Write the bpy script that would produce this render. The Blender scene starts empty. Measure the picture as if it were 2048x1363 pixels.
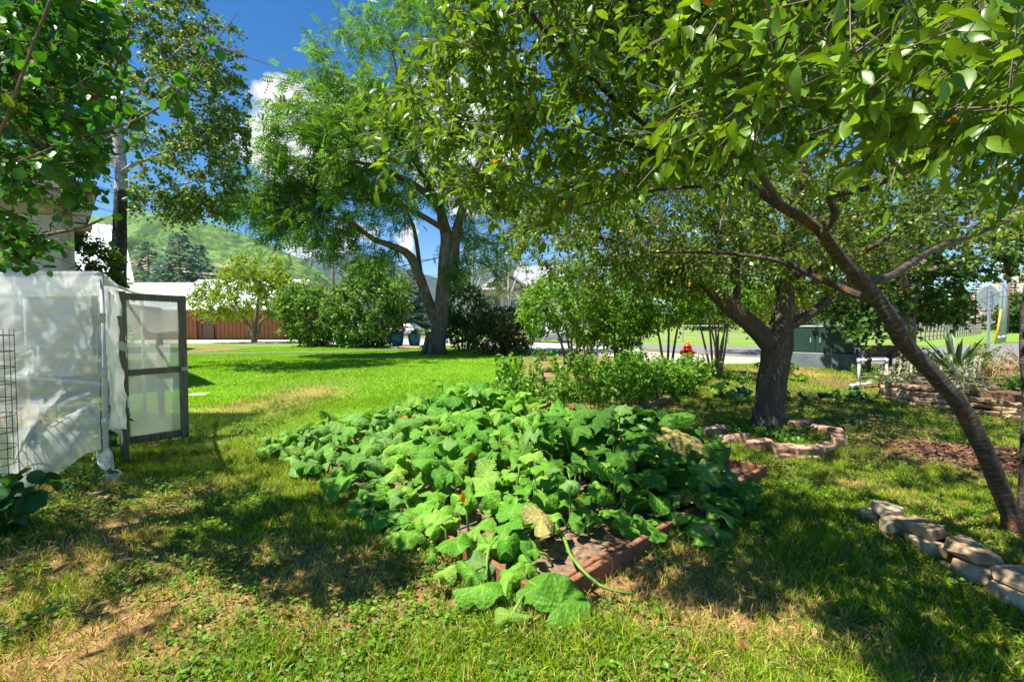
import bpy, math, random
import numpy as np
from mathutils import Vector, Matrix

random.seed(11)
rng = np.random.default_rng(11)
scene = bpy.context.scene
COL = scene.collection
rad = math.radians

# ------------------------------------------------------------------ camera
FPX, EYE, HORIZON = 910.2, 1.5, 650.0
PITCH = math.atan((681.5 - HORIZON) / FPX)
cam_d = bpy.data.cameras.new('camera')
cam_d.lens, cam_d.sensor_width = 16.0, 36.0
cam_d.clip_start, cam_d.clip_end = 0.05, 20000.0
cam = bpy.data.objects.new('camera', cam_d)
COL.objects.link(cam)
cam.location = (0, 0, EYE)
cam.rotation_euler = (math.pi / 2 - PITCH, 0, 0)
scene.camera = cam

# ------------------------------------------------------------------ sky, sun, exposure
SUN_AZ, SUN_EL = rad(-114), rad(64)          # azimuth measured from +Y towards +X
SUN_DIR = np.array([math.sin(SUN_AZ) * math.cos(SUN_EL), math.cos(SUN_AZ) * math.cos(SUN_EL), math.sin(SUN_EL)])
EXPOSURE, SUN_POWER, SKY_POWER = 1.25, 5.0, 0.066

def view_dir(px, py):
    a, b = (px - 1024) / FPX, -(py - 681.5) / FPX
    d = np.array([a, math.cos(PITCH) + b * math.sin(PITCH), -math.sin(PITCH) + b * math.cos(PITCH)])
    return d

class NT:
    """small helper for node trees"""
    def __init__(s, tree):
        s.t = tree; s.n = tree.nodes; s.l = tree.links
        s.n.clear()
    def add(s, kind, **kw):
        nd = s.n.new(kind)
        for k, v in kw.items():
            if k.startswith('i_'):
                key = k[2:]
                key = int(key) if key.isdigit() else key.replace('_', ' ')
                nd.inputs[key].default_value = v
            else:
                setattr(nd, k, v)
        return nd
    def link(s, a, ao, b, bi):
        s.l.new(a.outputs[ao], b.inputs[bi])
    def math(s, op, a, b=None, c=None, clamp=False):
        nd = s.n.new('ShaderNodeMath'); nd.operation = op; nd.use_clamp = clamp
        for i, v in enumerate((a, b, c)):
            if v is None: continue
            if isinstance(v, (int, float)): nd.inputs[i].default_value = v
            else: s.l.new(v, nd.inputs[i])
        return nd.outputs[0]
    def ramp(s, fac, stops, interp='LINEAR'):
        nd = s.n.new('ShaderNodeValToRGB'); cr = nd.color_ramp; cr.interpolation = interp
        while len(cr.elements) < len(stops): cr.elements.new(0.5)
        for e, (p, c) in zip(cr.elements, stops):
            e.position = p; e.color = (*c, 1) if len(c) == 3 else c
        if fac is not None: s.l.new(fac, nd.inputs[0])
        return nd.outputs[0]
    def mix(s, fac, a, b, mode='MIX'):
        nd = s.n.new('ShaderNodeMix'); nd.data_type = 'RGBA'; nd.blend_type = mode
        for i, v in ((0, fac), (6, a), (7, b)):
            if isinstance(v, (int, float)): nd.inputs[i].default_value = v
            elif isinstance(v, tuple): nd.inputs[i].default_value = (*v, 1) if len(v) == 3 else v
            else: s.l.new(v, nd.inputs[i])
        return nd.outputs[2]
    def noise(s, scale, detail=4, rough=0.55, vec=None, dim='3D', dist=0.0):
        nd = s.n.new('ShaderNodeTexNoise'); nd.noise_dimensions = dim
        nd.inputs['Scale'].default_value = scale; nd.inputs['Detail'].default_value = detail
        nd.inputs['Roughness'].default_value = rough; nd.inputs['Distortion'].default_value = dist
        if vec is not None: s.l.new(vec, nd.inputs['Vector'])
        return nd.outputs[0]
    def mapping(s, vec, scale=(1, 1, 1), loc=(0, 0, 0), rot=(0, 0, 0)):
        nd = s.n.new('ShaderNodeMapping')
        nd.inputs['Scale'].default_value = scale; nd.inputs['Location'].default_value = loc
        nd.inputs['Rotation'].default_value = rot
        s.l.new(vec, nd.inputs['Vector']); return nd.outputs[0]

world = bpy.data.worlds.new('World'); scene.world = world; world.use_nodes = True
nt = NT(world.node_tree)
w_out = nt.add('ShaderNodeOutputWorld'); w_bg = nt.add('ShaderNodeBackground')
sky = nt.add('ShaderNodeTexSky'); sky.sky_type = 'NISHITA'; sky.sun_disc = False
sky.sun_elevation = SUN_EL; sky.sun_rotation = SUN_AZ
sky.altitude = 2000; sky.air_density = 1.0; sky.dust_density = 0.2; sky.ozone_density = 2.0
tc = nt.add('ShaderNodeTexCoord')
dirv = tc.outputs['Generated']
# deeper blue, as a polarised mountain sky
skyc = nt.add('ShaderNodeHueSaturation'); skyc.inputs['Saturation'].default_value = 1.36; skyc.inputs['Value'].default_value = 1.2
nt.l.new(sky.outputs[0], skyc.inputs['Color'])
# fair-weather cumulus: a few banks in view and scattered ones all round
warp = nt.add('ShaderNodeTexNoise'); warp.inputs['Scale'].default_value = 9; warp.inputs['Detail'].default_value = 6
nt.l.new(dirv, warp.inputs['Vector'])
sub = nt.add('ShaderNodeVectorMath', operation='SUBTRACT'); nt.l.new(warp.outputs['Color'], sub.inputs[0]); sub.inputs[1].default_value = (.5, .5, .5)
scl = nt.add('ShaderNodeVectorMath', operation='SCALE'); nt.l.new(sub.outputs[0], scl.inputs[0]); scl.inputs['Scale'].default_value = 0.16
addv = nt.add('ShaderNodeVectorMath', operation='ADD'); nt.l.new(dirv, addv.inputs[0]); nt.l.new(scl.outputs[0], addv.inputs[1])
cloud = None
for (cx, cy, r) in ((580, 272, .095), (650, 290, .09), (525, 290, .065), (615, 250, .05), (700, 250, .06), (930, 300, .12), (900, 210, .08), (480, 300, .03), (620, 492, .04), (700, 490, .045), (560, 497, .02), (800, 495, .04)):
    c = view_dir(cx, cy); c = c / np.linalg.norm(c)
    ds = nt.add('ShaderNodeVectorMath', operation='DISTANCE'); nt.l.new(addv.outputs[0], ds.inputs[0]); ds.inputs[1].default_value = tuple(c)
    v = nt.math('SUBTRACT', 1.0, nt.math('DIVIDE', ds.outputs['Value'], r))
    v = nt.math('MULTIPLY', v, r / 0.06)
    cloud = v if cloud is None else nt.math('MAXIMUM', cloud, v)
mask1 = nt.math('MULTIPLY', cloud, 5.0, clamp=True)
cm = nt.mapping(dirv, scale=(1, 1, 2.2), loc=(3.1, 0.4, 1.7))
field = nt.noise(2.1, 8, 0.58, cm)
mask2 = nt.math('MULTIPLY', nt.math('SUBTRACT', field, 0.66), 9.0, clamp=True)
# the open blue gap at the upper left stays open
gap = view_dir(480, 60); gap = gap / np.linalg.norm(gap)
dg = nt.add('ShaderNodeVectorMath', operation='DISTANCE'); nt.l.new(dirv, dg.inputs[0]); dg.inputs[1].default_value = tuple(gap)
mask2 = nt.math('MULTIPLY', mask2, nt.math('MULTIPLY', nt.math('SUBTRACT', dg.outputs['Value'], .38), 6.0, clamp=True))
mask = nt.math('MAXIMUM', mask1, mask2)
grey = nt.noise(11, 5, 0.5, dirv)
ccol = nt.ramp(grey, [(.35, (4.4, 4.6, 5.0)), (.56, (7.5, 7.5, 7.5))])
skymix = nt.mix(mask, skyc.outputs[0], ccol)
nt.l.new(skymix, w_bg.inputs['Color']); w_bg.inputs['Strength'].default_value = SKY_POWER
nt.link(w_bg, 0, w_out, 0)

sun_d = bpy.data.lights.new('sun', 'SUN'); sun_d.energy = SUN_POWER; sun_d.angle = rad(0.53); sun_d.color = (1.0, 0.94, 0.82)
sun = bpy.data.objects.new('sun', sun_d); COL.objects.link(sun)
sun.rotation_euler = Vector(SUN_DIR).to_track_quat('Z', 'Y').to_euler()
sun.location = (0, 0, 30)

vs = scene.view_settings
vs.view_transform = 'Standard'; vs.look = 'None'; vs.gamma = 1.0; vs.use_curve_mapping = False
vs.exposure = EXPOSURE
scene.render.engine = 'CYCLES'
scene.cycles.use_denoising = True
scene.cycles.max_bounces = 6; scene.cycles.diffuse_bounces = 2; scene.cycles.glossy_bounces = 2
scene.cycles.transmission_bounces = 4; scene.cycles.transparent_max_bounces = 7; scene.cycles.volume_bounces = 0
scene.cycles.sample_clamp_indirect = 6.0
scene.cycles.caustics_reflective = False; scene.cycles.caustics_refractive = False

# ------------------------------------------------------------------ geometry helpers
def sstep(a, b, x):
    t = np.clip((np.asarray(x, float) - a) / (b - a), 0, 1)
    return t * t * (3 - 2 * t)
def gz(x, y):
    """height of the ground"""
    return 0.25 * sstep(6.5, 13, np.asarray(y) + .9 * np.maximum(0, np.asarray(x) - 6)) + .11 * sstep(2.68, 2.95, x) * sstep(4.3, 3.5, y) * sstep(9, 5, x) + .10 * sstep(1.1, .2, np.hypot((np.asarray(x) - 4.8) / 1.2, (np.asarray(y) - 4.75) / .9))
def P(px, py, D):
    d = view_dir(px, py)
    t = D / d[1]
    return np.array([d[0] * t, D, EYE + d[2] * t])
def G(px, py):
    """point of the ground seen at a pixel of the photograph"""
    d = view_dir(px, py); z = 0.0
    for _ in range(12):
        t = (z - EYE) / d[2]
        z = float(gz(d[0] * t, d[1] * t))
    return np.array([d[0] * t, d[1] * t, z])
def on_ground(x, y, dz=0.0):
    return np.array([x, y, float(gz(x, y)) + dz])
def proj(p):
    """pixel of world points (n,3) -> px, py, depth"""
    p = np.asarray(p, float); q = p - np.array([0, 0, EYE])
    dep = q[..., 1] * math.cos(PITCH) - q[..., 2] * math.sin(PITCH)
    up = q[..., 1] * math.sin(PITCH) + q[..., 2] * math.cos(PITCH)
    dd = np.where(np.abs(dep) < 1e-6, 1e-6, dep)
    return 1024 + FPX * q[..., 0] / dd, 681.5 - FPX * up / dd, dep
def unit(v):
    v = np.asarray(v, float)
    return v / np.maximum(np.linalg.norm(v, axis=-1, keepdims=True), 1e-9)

def make_mesh(name, V, F, mat=None, smooth=True, col=None):
    """V (n,3); F list of arrays (each m x k) or a list of index tuples"""
    me = bpy.data.meshes.new(name)
    V = np.asarray(V, dtype=np.float32)
    if isinstance(F, np.ndarray): F = [F]
    if len(F) and isinstance(F[0], np.ndarray):
        F = [f for f in F if len(f)]
        loops = np.concatenate([f.ravel() for f in F]).astype(np.int32)
        tot = np.concatenate([np.full(len(f), f.shape[1], np.int32) for f in F])
        start = np.concatenate([[0], np.cumsum(tot)[:-1]]).astype(np.int32)
        me.vertices.add(len(V)); me.vertices.foreach_set('co', V.ravel())
        me.loops.add(len(loops)); me.loops.foreach_set('vertex_index', loops)
        me.polygons.add(len(tot)); me.polygons.foreach_set('loop_start', start); me.polygons.foreach_set('loop_total', tot)
    else:
        me.from_pydata([tuple(map(float, v)) for v in V], [], [tuple(map(int, f)) for f in F])
    me.update(calc_edges=True)
    me.polygons.foreach_set('use_smooth', np.full(len(me.polygons), smooth))
    if col is not None:
        a = me.color_attributes.new('col', 'FLOAT_COLOR', 'POINT')
        c = np.ones((len(V), 4), np.float32); c[:, :3] = col
        a.data.foreach_set('color', c.ravel())
    if mat is not None: me.materials.append(mat)
    return me

def add(name, me, parent=None, loc=(0, 0, 0)):
    o = bpy.data.objects.new(name, me); COL.objects.link(o)
    o.location = loc
    if parent is not None: o.parent = parent
    return o
def tag(o, label=None, cat=None, group=None, kind=None):
    if label: o['label'] = label
    if cat: o['category'] = cat
    if group: o['group'] = group
    if kind: o['kind'] = kind
    return o
class Thing:
    """an Empty at the thing's base; parts are given in world coordinates"""
    def __init__(s, name, label, cat, loc, group=None):
        s.o = bpy.data.objects.new(name, None); COL.objects.link(s.o)
        s.o.empty_display_size = 0.1
        s.loc = np.asarray(loc, float); s.o.location = s.loc
        tag(s.o, label, cat, group)
    def part(s, name, VF, mat, smooth=False, col=None, parent=None, kind=None, label=None):
        V, F = VF
        V = np.asarray(V, float) - s.loc
        o = add(name, make_mesh(name, V, F, mat, smooth, col), parent or s.o)
        if kind: o['kind'] = kind
        if label: o['label'] = label
        return o

class MB:
    """collects boxes, tubes, lathes and prisms into one mesh"""
    def __init__(s): s.V = []; s.F = []; s.n = 0
    def raw(s, V, F):
        V = np.asarray(V, float); s.V.append(V)
        for f in F: s.F.append(tuple(int(i) + s.n for i in f))
        s.n += len(V); return s
    def box(s, c, size, rz=0.0, R=None, bev=0.0, jit=0.0):
        """box of a given size about c, chamfered when bev > 0"""
        hx, hy, hz = [v / 2 for v in size]
        if bev <= 0:
            V = np.array([(x, y, z) for z in (-hz, hz) for y in (-hy, hy) for x in (-hx, hx)], float)
            F = [(0, 2, 3, 1), (4, 5, 7, 6), (0, 1, 5, 4), (2, 6, 7, 3), (0, 4, 6, 2), (1, 3, 7, 5)]
        else:
            b = min(bev, hx * .9, hy * .9, hz * .9)
            ring = [(-hx + b, -hy), (hx - b, -hy), (hx, -hy + b), (hx, hy - b), (hx - b, hy), (-hx + b, hy), (-hx, hy - b), (-hx, -hy + b)]
            V = []; F = []
            for z, k in ((-hz, 1), (-hz + b, 0), (hz - b, 0), (hz, 1)):
                for (x, y) in ring:
                    V.append((x * (1 - b / hx * k) if k else x, y * (1 - b / hy * k) if k else y, z))
            for r in range(3):
                for i in range(8):
                    j = (i + 1) % 8
                    F.append((r * 8 + i, r * 8 + j, r * 8 + 8 + j, r * 8 + 8 + i))
            F.append(tuple(range(7, -1, -1))); F.append(tuple(range(24, 32)))
            V = np.array(V, float)
        if jit: V = V + rng.normal(0, jit, V.shape)
        if R is None:
            cz, sz = math.cos(rz), math.sin(rz)
            R = np.array([[cz, -sz, 0], [sz, cz, 0], [0, 0, 1]])
        return s.raw(V @ np.asarray(R).T + np.asarray(c, float), F)
    def bar(s, a, b, w, h, up=(0, 0, 1), bev=0.0):
        """a rectangular bar from a to b; w across, h along up"""
        a, b = np.asarray(a, float), np.asarray(b, float)
        x = unit(b - a); u = np.asarray(up, float)
        if abs(np.dot(x, u)) > .98: u = np.array([0, 1.0, 0])
        y = unit(np.cross(u, x)); z = np.cross(x, y)
        return s.box((a + b) / 2, (np.linalg.norm(b - a), w, h), R=np.stack([x, y, z], 1), bev=bev)
    def tube(s, path, r, n=8, cap=True):
        V, F = tube(path, r, n)
        s.raw(V, F)
        if cap:
            m = len(V) // n
            s.F.append(tuple(s.n - len(V) + i for i in range(n - 1, -1, -1)))
            s.F.append(tuple(s.n - n + i for i in range(n)))
        return s
    def lathe(s, prof, c, n=20, axis=2):
        V = []; m = len(prof)
        for (r, z) in prof:
            for i in range(n):
                a = 2 * math.pi * i / n
                p = (r * math.cos(a), r * math.sin(a), z)
                if axis == 0: p = (p[2], p[0], p[1])
                if axis == 1: p = (p[0], p[2], p[1])
                V.append(p)
        F = [(j * n + i, j * n + (i + 1) % n, (j + 1) * n + (i + 1) % n, (j + 1) * n + i) for j in range(m - 1) for i in range(n)]
        F.append(tuple(range(n - 1, -1, -1))); F.append(tuple((m - 1) * n + i for i in range(n)))
        return s.raw(np.array(V) + np.asarray(c, float), F)
    def prism(s, poly, z0, z1):
        n = len(poly)
        V = [(x, y, z0) for x, y in poly] + [(x, y, z1) for x, y in poly]
        F = [tuple(range(n - 1, -1, -1)), tuple(range(n, 2 * n))] + [(i, (i + 1) % n, n + (i + 1) % n, n + i) for i in range(n)]
        return s.raw(V, F)
    def get(s): return np.concatenate(s.V), s.F

def frames(path):
    path = np.asarray(path, float)
    t = np.gradient(path, axis=0); t = unit(t)
    u = np.array([0, 0, 1.0]) if abs(t[0][2]) < .9 else np.array([1.0, 0, 0])
    U = []
    for k in range(len(path)):
        u = u - np.dot(u, t[k]) * t[k]; u = u / max(np.linalg.norm(u), 1e-9); U.append(u)
    U = np.array(U)
    return t, U, np.cross(t, U)
def tube(path, r, n=8, lump=0.0, ridge=0.0, nr=16):
    path = np.asarray(path, float); m = len(path)
    r = np.broadcast_to(np.asarray(r, float), (m,))
    t, U, W = frames(path)
    a = np.linspace(0, 2 * math.pi, n, endpoint=False)
    ca, sa = np.cos(a), np.sin(a)
    rr = r[:, None] * np.ones((1, n))
    if lump:
        s = np.cumsum(np.r_[0, np.linalg.norm(np.diff(path, axis=0), axis=1)])[:, None]
        ph = rng.uniform(0, 6.28, 6)
        rr = rr * (1 + lump * (np.sin(2 * a[None] + 5 * s + ph[0]) + .7 * np.sin(3 * a[None] - 7 * s + ph[1]) + .6 * np.sin(5 * a[None] + 3 * s + ph[2]) + .6 * np.sin(a[None] + 13 * s + ph[3]) + rng.normal(0, .35, rr.shape)))
    if ridge:
        s = np.cumsum(np.r_[0, np.linalg.norm(np.diff(path, axis=0), axis=1)])[:, None]
        rr = rr * (1 + ridge * (np.abs(fbm(a[None] * nr / 6.2832 + 3 * vnoise(s * 1.5, s * 0) + 0 * s, s * 2.2 + 0 * a[None], 3) - .5) * 4 - .4))
    V = path[:, None, :] + rr[..., None] * (ca[None, :, None] * U[:, None, :] + sa[None, :, None] * W[:, None, :])
    i = np.arange(m - 1)[:, None] * n; j = np.arange(n)[None]; k = (j + 1) % n
    Fq = np.stack([i + j, i + k, i + n + k, i + n + j], -1).reshape(-1, 4)
    return V.reshape(-1, 3), Fq
def smooth_path(pts, rads, step):
    """Catmull-Rom through the points, sampled about every step metres"""
    pts = np.asarray(pts, float); rads = np.asarray(rads, float)
    Pn = np.vstack([2 * pts[0] - pts[1], pts, 2 * pts[-1] - pts[-2]])
    out = []; ro = []
    for i in range(1, len(Pn) - 2):
        n = max(2, int(np.linalg.norm(Pn[i + 1] - Pn[i]) / step))
        for k in range(n):
            t = k / n
            out.append(.5 * ((2 * Pn[i]) + (-Pn[i - 1] + Pn[i + 1]) * t + (2 * Pn[i - 1] - 5 * Pn[i] + 4 * Pn[i + 1] - Pn[i + 2]) * t * t + (-Pn[i - 1] + 3 * Pn[i] - 3 * Pn[i + 1] + Pn[i + 2]) * t ** 3))
            ro.append(rads[i - 1] * (1 - t) + rads[i] * t)
    out.append(pts[-1]); ro.append(rads[-1])
    return np.array(out), np.array(ro)
def join(parts):
    """join (V, quad/tri array) pieces"""
    Vs, out, n = [], {}, 0
    for V, F in parts:
        out.setdefault(F.shape[1], []).append(F + n); Vs.append(V); n += len(V)
    return np.concatenate(Vs), [np.concatenate(v) for v in out.values()]

# ------------------------------------------------------------------ leaf shapes (along +X, length 1, facing +Z)
def tris_clean(V, Q):
    T = []
    for q in Q:
        for t in ((q[0], q[1], q[2]), (q[0], q[2], q[3])):
            a, b, c = V[t[0]], V[t[1]], V[t[2]]
            if np.linalg.norm(np.cross(b - a, c - a)) > 1e-7: T.append(t)
    return np.array(T, int)
def leaf_shape(w=.5, nseg=4, fold=.25, curl=.25, peak=.42, tip=1.6, wave=0.0, twist=0.0):
    V = []
    for i in range(nseg + 1):
        t = i / nseg
        hw = w / 2 * math.sin(math.pi * min(1, t / (2 * peak)) if t < peak else math.pi * (.5 + .5 * (t - peak) / (1 - peak)))
        if t > peak: hw = w / 2 * (math.cos(math.pi / 2 * ((t - peak) / (1 - peak)) ** (2 / tip)))
        if i == nseg or i == 0: hw = 0
        z = -curl * t * t
        zz = fold * hw + wave * math.sin(9 * t) * hw
        tw = twist * t
        V += [(t, 0, z), (t, hw * math.cos(tw), z + zz + hw * math.sin(tw)), (t, -hw * math.cos(tw), z + zz - wave * math.sin(9 * t) * hw * 2 - hw * math.sin(tw))]
    V = np.array(V); Q = []
    for i in range(nseg):
        a, b = 3 * i, 3 * i + 3
        Q += [(a, b, b + 1, a + 1), (a, a + 2, b + 2, b)]
    return V, tris_clean(V, Q)
def round_leaf(w=.95, fold=.15, curl=.2, n=10):
    V = [(0.0, 0, 0), (.5, 0, -.02)]
    for i in range(n):
        a = math.pi - 2 * math.pi * i / n
        x = .5 + .5 * math.cos(a); y = w / 2 * math.sin(a) * (1.0 if x < .5 else 1 - .35 * (x - .5) * 2 * .6)
        V.append((x if i else 0, y, fold * abs(y) - curl * x * x))
    V = np.array(V); V[1, 2] = -curl * .25
    T = [(1, 2 + (i + 1) % n, 2 + i) for i in range(n)]
    return V, np.array(T)
def maple_shape():
    pts = [(0, 0), (.05, .42), (.3, .3), (.45, .58), (.6, .26), (1.0, 0)]
    out = [(x, y) for x, y in pts] + [(x, -y) for x, y in pts[-2:0:-1]]
    V = [(.4, 0, 0)] + [(x, y, .18 * abs(y) - .22 * x * x) for x, y in out]
    n = len(out)
    return np.array(V), np.array([(0, 1 + (i + 1) % n, 1 + i) for i in range(n)])
def quad_leaf(w=.6, fold=.2):
    V = np.array([(0, 0, 0), (.45, w / 2, fold * w / 2), (1, 0, -.08), (.45, -w / 2, fold * w / 2)])
    return V, np.array([(0, 2, 1), (0, 3, 2)])
def pinnate(n=8, leaflet=.26, droop=.35):
    V = []; T = []
    for i in range(n):
        t = .18 + .82 * i / (n - 1)
        z = -droop * t * t
        for s in (1, -1):
            k = len(V); w = .085
            dx, dy = .3 * leaflet, s * leaflet * (1 - .35 * abs(t - .5))
            V += [(t, 0, z), (t + dx * .5 - w, dy * .5, z - .02), (t + dx, dy, z - .09), (t + dx * .5 + w, dy * .5, z - .02)]
            T += [(k, k + 1, k + 2), (k, k + 2, k + 3)]
    k = len(V)
    V += [(0, .008, 0), (0, -.008, 0), (1.0, 0, -droop)]
    T.append((k, k + 1, k + 2))
    return np.array(V, float), np.array(T)
def rotmats(x, n):
    x = unit(x); z = n - (n * x).sum(-1, keepdims=True) * x; z = unit(z)
    return np.stack([x, np.cross(z, x), z], -1)
def scatter(T, pos, R, s):
    """copies of a template; returns V, F and the template vertex count"""
    V0, F0 = T
    s = np.asarray(s, float)
    sv = s[:, None, None] if s.ndim == 1 else s[:, None, :]
    V = np.einsum('mij,mnj->mni', R, V0[None] * sv) + pos[:, None, :]
    m, n = len(pos), len(V0)
    F = (F0[None] + (np.arange(m) * n)[:, None, None]).reshape(-1, F0.shape[1])
    return V.reshape(-1, 3), F
STICK = tube([(0, 0, 0), (1, 0, 0)], [1, .6], 3)
def rand_dirs(n):
    return unit(rng.normal(size=(n, 3)))
# ------------------------------------------------------------------ materials
def new_mat(name):
    m = bpy.data.materials.new(name); m.use_nodes = True
    n = NT(m.node_tree); out = n.add('ShaderNodeOutputMaterial')
    return m, n, out
def mat_leaf(name, trans=.4, rough=.45, spec=.35, tint=(1.25, 1.15, .45), source='attr', vein=False):
    """a leaf: glossy upper side, light shining through; colour from the mesh or from the object"""
    m, n, out = new_mat(name)
    if source == 'attr':
        c = n.add('ShaderNodeAttribute', attribute_name='col').outputs['Color']
    else:
        c = n.add('ShaderNodeObjectInfo').outputs['Color']
        if vein:
            va = n.add('ShaderNodeAttribute', attribute_name='col').outputs['Color']
            c = n.mix(1.0, c, va, 'MULTIPLY')
    tcn = n.add('ShaderNodeTexCoord')
    nz = n.noise(14, 3, .6, tcn.outputs['Object'])
    c = n.mix(1.0, c, n.ramp(nz, [(.3, (.75, .78, .8)), (.7, (1.2, 1.15, 1.05))]), 'MULTIPLY')
    b = n.add('ShaderNodeBsdfPrincipled'); n.l.new(c, b.inputs['Base Color'])
    b.inputs['Roughness'].default_value = rough; b.inputs['Specular IOR Level'].default_value = spec
    t = n.add('ShaderNodeBsdfTranslucent'); n.l.new(n.mix(1.0, c, tint, 'MULTIPLY'), t.inputs['Color'])
    if vein:
        bp = n.add('ShaderNodeBump'); bp.inputs['Strength'].default_value = .3; bp.inputs['Distance'].default_value = .05
        vo = n.add('ShaderNodeTexVoronoi'); vo.inputs['Scale'].default_value = 7; n.l.new(tcn.outputs['Object'], vo.inputs['Vector'])
        n.l.new(n.math('ADD', vo.outputs['Distance'], n.noise(9, 4, .6, tcn.outputs['Object'])), bp.inputs['Height'])
        n.l.new(bp.outputs[0], b.inputs['Normal'])
    mx = n.add('ShaderNodeMixShader'); mx.inputs[0].default_value = trans
    n.l.new(b.outputs[0], mx.inputs[1]); n.l.new(t.outputs[0], mx.inputs[2])
    n.l.new(mx.outputs[0], out.inputs[0])
    return m
def mat_simple(name, c, rough=.6, metal=0.0, var=.15, scale=6.0, bump=0.0, bscale=40.0, spec=.4, c2=None, stretch=(1, 1, 1)):
    m, n, out = new_mat(name)
    tcn = n.add('ShaderNodeTexCoord'); vec = n.mapping(tcn.outputs['Object'], scale=stretch)
    f = n.noise(scale, 6, .6, vec)
    lo = tuple(v * (1 - var) for v in c); hi = c2 if c2 else tuple(min(1, v * (1 + var)) for v in c)
    cc = n.ramp(f, [(.3, lo), (.7, hi)])
    b = n.add('ShaderNodeBsdfPrincipled'); n.l.new(cc, b.inputs['Base Color'])
    b.inputs['Roughness'].default_value = rough; b.inputs['Metallic'].default_value = metal; b.inputs['Specular IOR Level'].default_value = spec
    if bump:
        bp = n.add('ShaderNodeBump'); bp.inputs['Strength'].default_value = bump; bp.inputs['Distance'].default_value = .01
        n.l.new(n.noise(bscale, 5, .6, vec), bp.inputs['Height']); n.l.new(bp.outputs[0], b.inputs['Normal'])
    n.l.new(b.outputs[0], out.inputs[0]); return m
def mat_bark(name, dark, light, scale=18, zsq=.25, patch=None, patch_amt=.5, bump=.9, dist=.03, fine=60):
    """furrowed bark: long ridges, fine flakes and coloured patches"""
    m, n, out = new_mat(name)
    tcn = n.add('ShaderNodeTexCoord'); v = n.mapping(tcn.outputs['Object'], scale=(1, 1, zsq))
    a = n.noise(scale, 6, .65, v, dist=1.2)
    r = n.math('ABSOLUTE', n.math('SUBTRACT', a, .5))
    r = n.math('MULTIPLY', r, 5.0, clamp=True)
    f = n.noise(fine, 4, .6, tcn.outputs['Object'])
    h = n.math('ADD', r, n.math('MULTIPLY', f, .45))
    c = n.ramp(h, [(.08, dark), (.55, tuple((p + q) / 2 for p, q in zip(dark, light))), (1.0, light)])
    if patch:
        pm = n.noise(3.2, 6, .7, tcn.outputs['Object'])
        c = n.mix(n.math('MULTIPLY', n.math('SUBTRACT', pm, .62 - .12 * patch_amt), 8, clamp=True), c, patch)
    b = n.add('ShaderNodeBsdfPrincipled'); n.l.new(c, b.inputs['Base Color']); b.inputs['Roughness'].default_value = .85
    b.inputs['Specular IOR Level'].default_value = .2
    bp = n.add('ShaderNodeBump'); bp.inputs['Strength'].default_value = bump; bp.inputs['Distance'].default_value = dist
    n.l.new(h, bp.inputs['Height']); n.l.new(bp.outputs[0], b.inputs['Normal'])
    n.l.new(b.outputs[0], out.inputs[0]); return m
def mat_cherry_bark():
    m, n, out = new_mat('cherry_bark')
    tcn = n.add('ShaderNodeTexCoord'); at = n.add('ShaderNodeAttribute', attribute_name='col')
    sep = n.add('ShaderNodeSeparateColor'); n.l.new(at.outputs['Color'], sep.inputs[0])
    along = sep.outputs[0]
    comb = n.add('ShaderNodeCombineXYZ'); n.l.new(n.math('MULTIPLY', along, 44.0), comb.inputs[2])
    ad = n.add('ShaderNodeVectorMath', operation='ADD'); n.l.new(n.mapping(tcn.outputs['Object'], scale=(9, 9, 9)), ad.inputs[0]); n.l.new(comb.outputs[0], ad.inputs[1])
    band = n.noise(2.0, 6, .7, ad.outputs[0])
    big = n.noise(5, 4, .6, tcn.outputs['Object'])
    c = n.ramp(band, [(.32, (.018, .013, .010)), (.5, (.055, .04, .032)), (.70, (.19, .155, .13))])
    c = n.mix(n.math('MULTIPLY', n.math('SUBTRACT', .42, big), 6, clamp=True), c, (.03, .022, .018))
    li = n.noise(16, 6, .75, tcn.outputs['Object']); li2 = n.noise(2.7, 2, .5, tcn.outputs['Object'])
    lm = n.math('MULTIPLY', n.math('MULTIPLY', n.math('SUBTRACT', li, .52), 9, clamp=True), n.math('MULTIPLY', n.math('SUBTRACT', li2, .47), 7, clamp=True))
    c = n.mix(lm, c, (.55, .17, .02))
    b = n.add('ShaderNodeBsdfPrincipled'); n.l.new(c, b.inputs['Base Color'])
    b.inputs['Roughness'].default_value = .5; b.inputs['Specular IOR Level'].default_value = .4
    bp = n.add('ShaderNodeBump'); bp.inputs['Strength'].default_value = 1.0; bp.inputs['Distance'].default_value = .022
    n.l.new(n.math('ADD', band, n.math('MULTIPLY', lm, .5)), bp.inputs['Height']); n.l.new(bp.outputs[0], b.inputs['Normal'])
    n.l.new(b.outputs[0], out.inputs[0]); return m
def mat_wood(name, dark, light, axis=(1, 12, 12), rough=.8, bump=.4):
    m, n, out = new_mat(name)
    tcn = n.add('ShaderNodeTexCoord'); v = n.mapping(tcn.outputs['Object'], scale=axis)
    f = n.noise(5, 6, .65, v, dist=.6); g = n.noise(2.2, 3, .5, tcn.outputs['Object'])
    c = n.ramp(n.math('ADD', n.math('MULTIPLY', f, .75), n.math('MULTIPLY', g, .25)), [(.3, dark), (.7, light)])
    b = n.add('ShaderNodeBsdfPrincipled'); n.l.new(c, b.inputs['Base Color']); b.inputs['Roughness'].default_value = rough
    b.inputs['Specular IOR Level'].default_value = .25
    bp = n.add('ShaderNodeBump'); bp.inputs['Strength'].default_value = bump; bp.inputs['Distance'].default_value = .006
    n.l.new(f, bp.inputs['Height']); n.l.new(bp.outputs[0], b.inputs['Normal'])
    n.l.new(b.outputs[0], out.inputs[0]); return m
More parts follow.
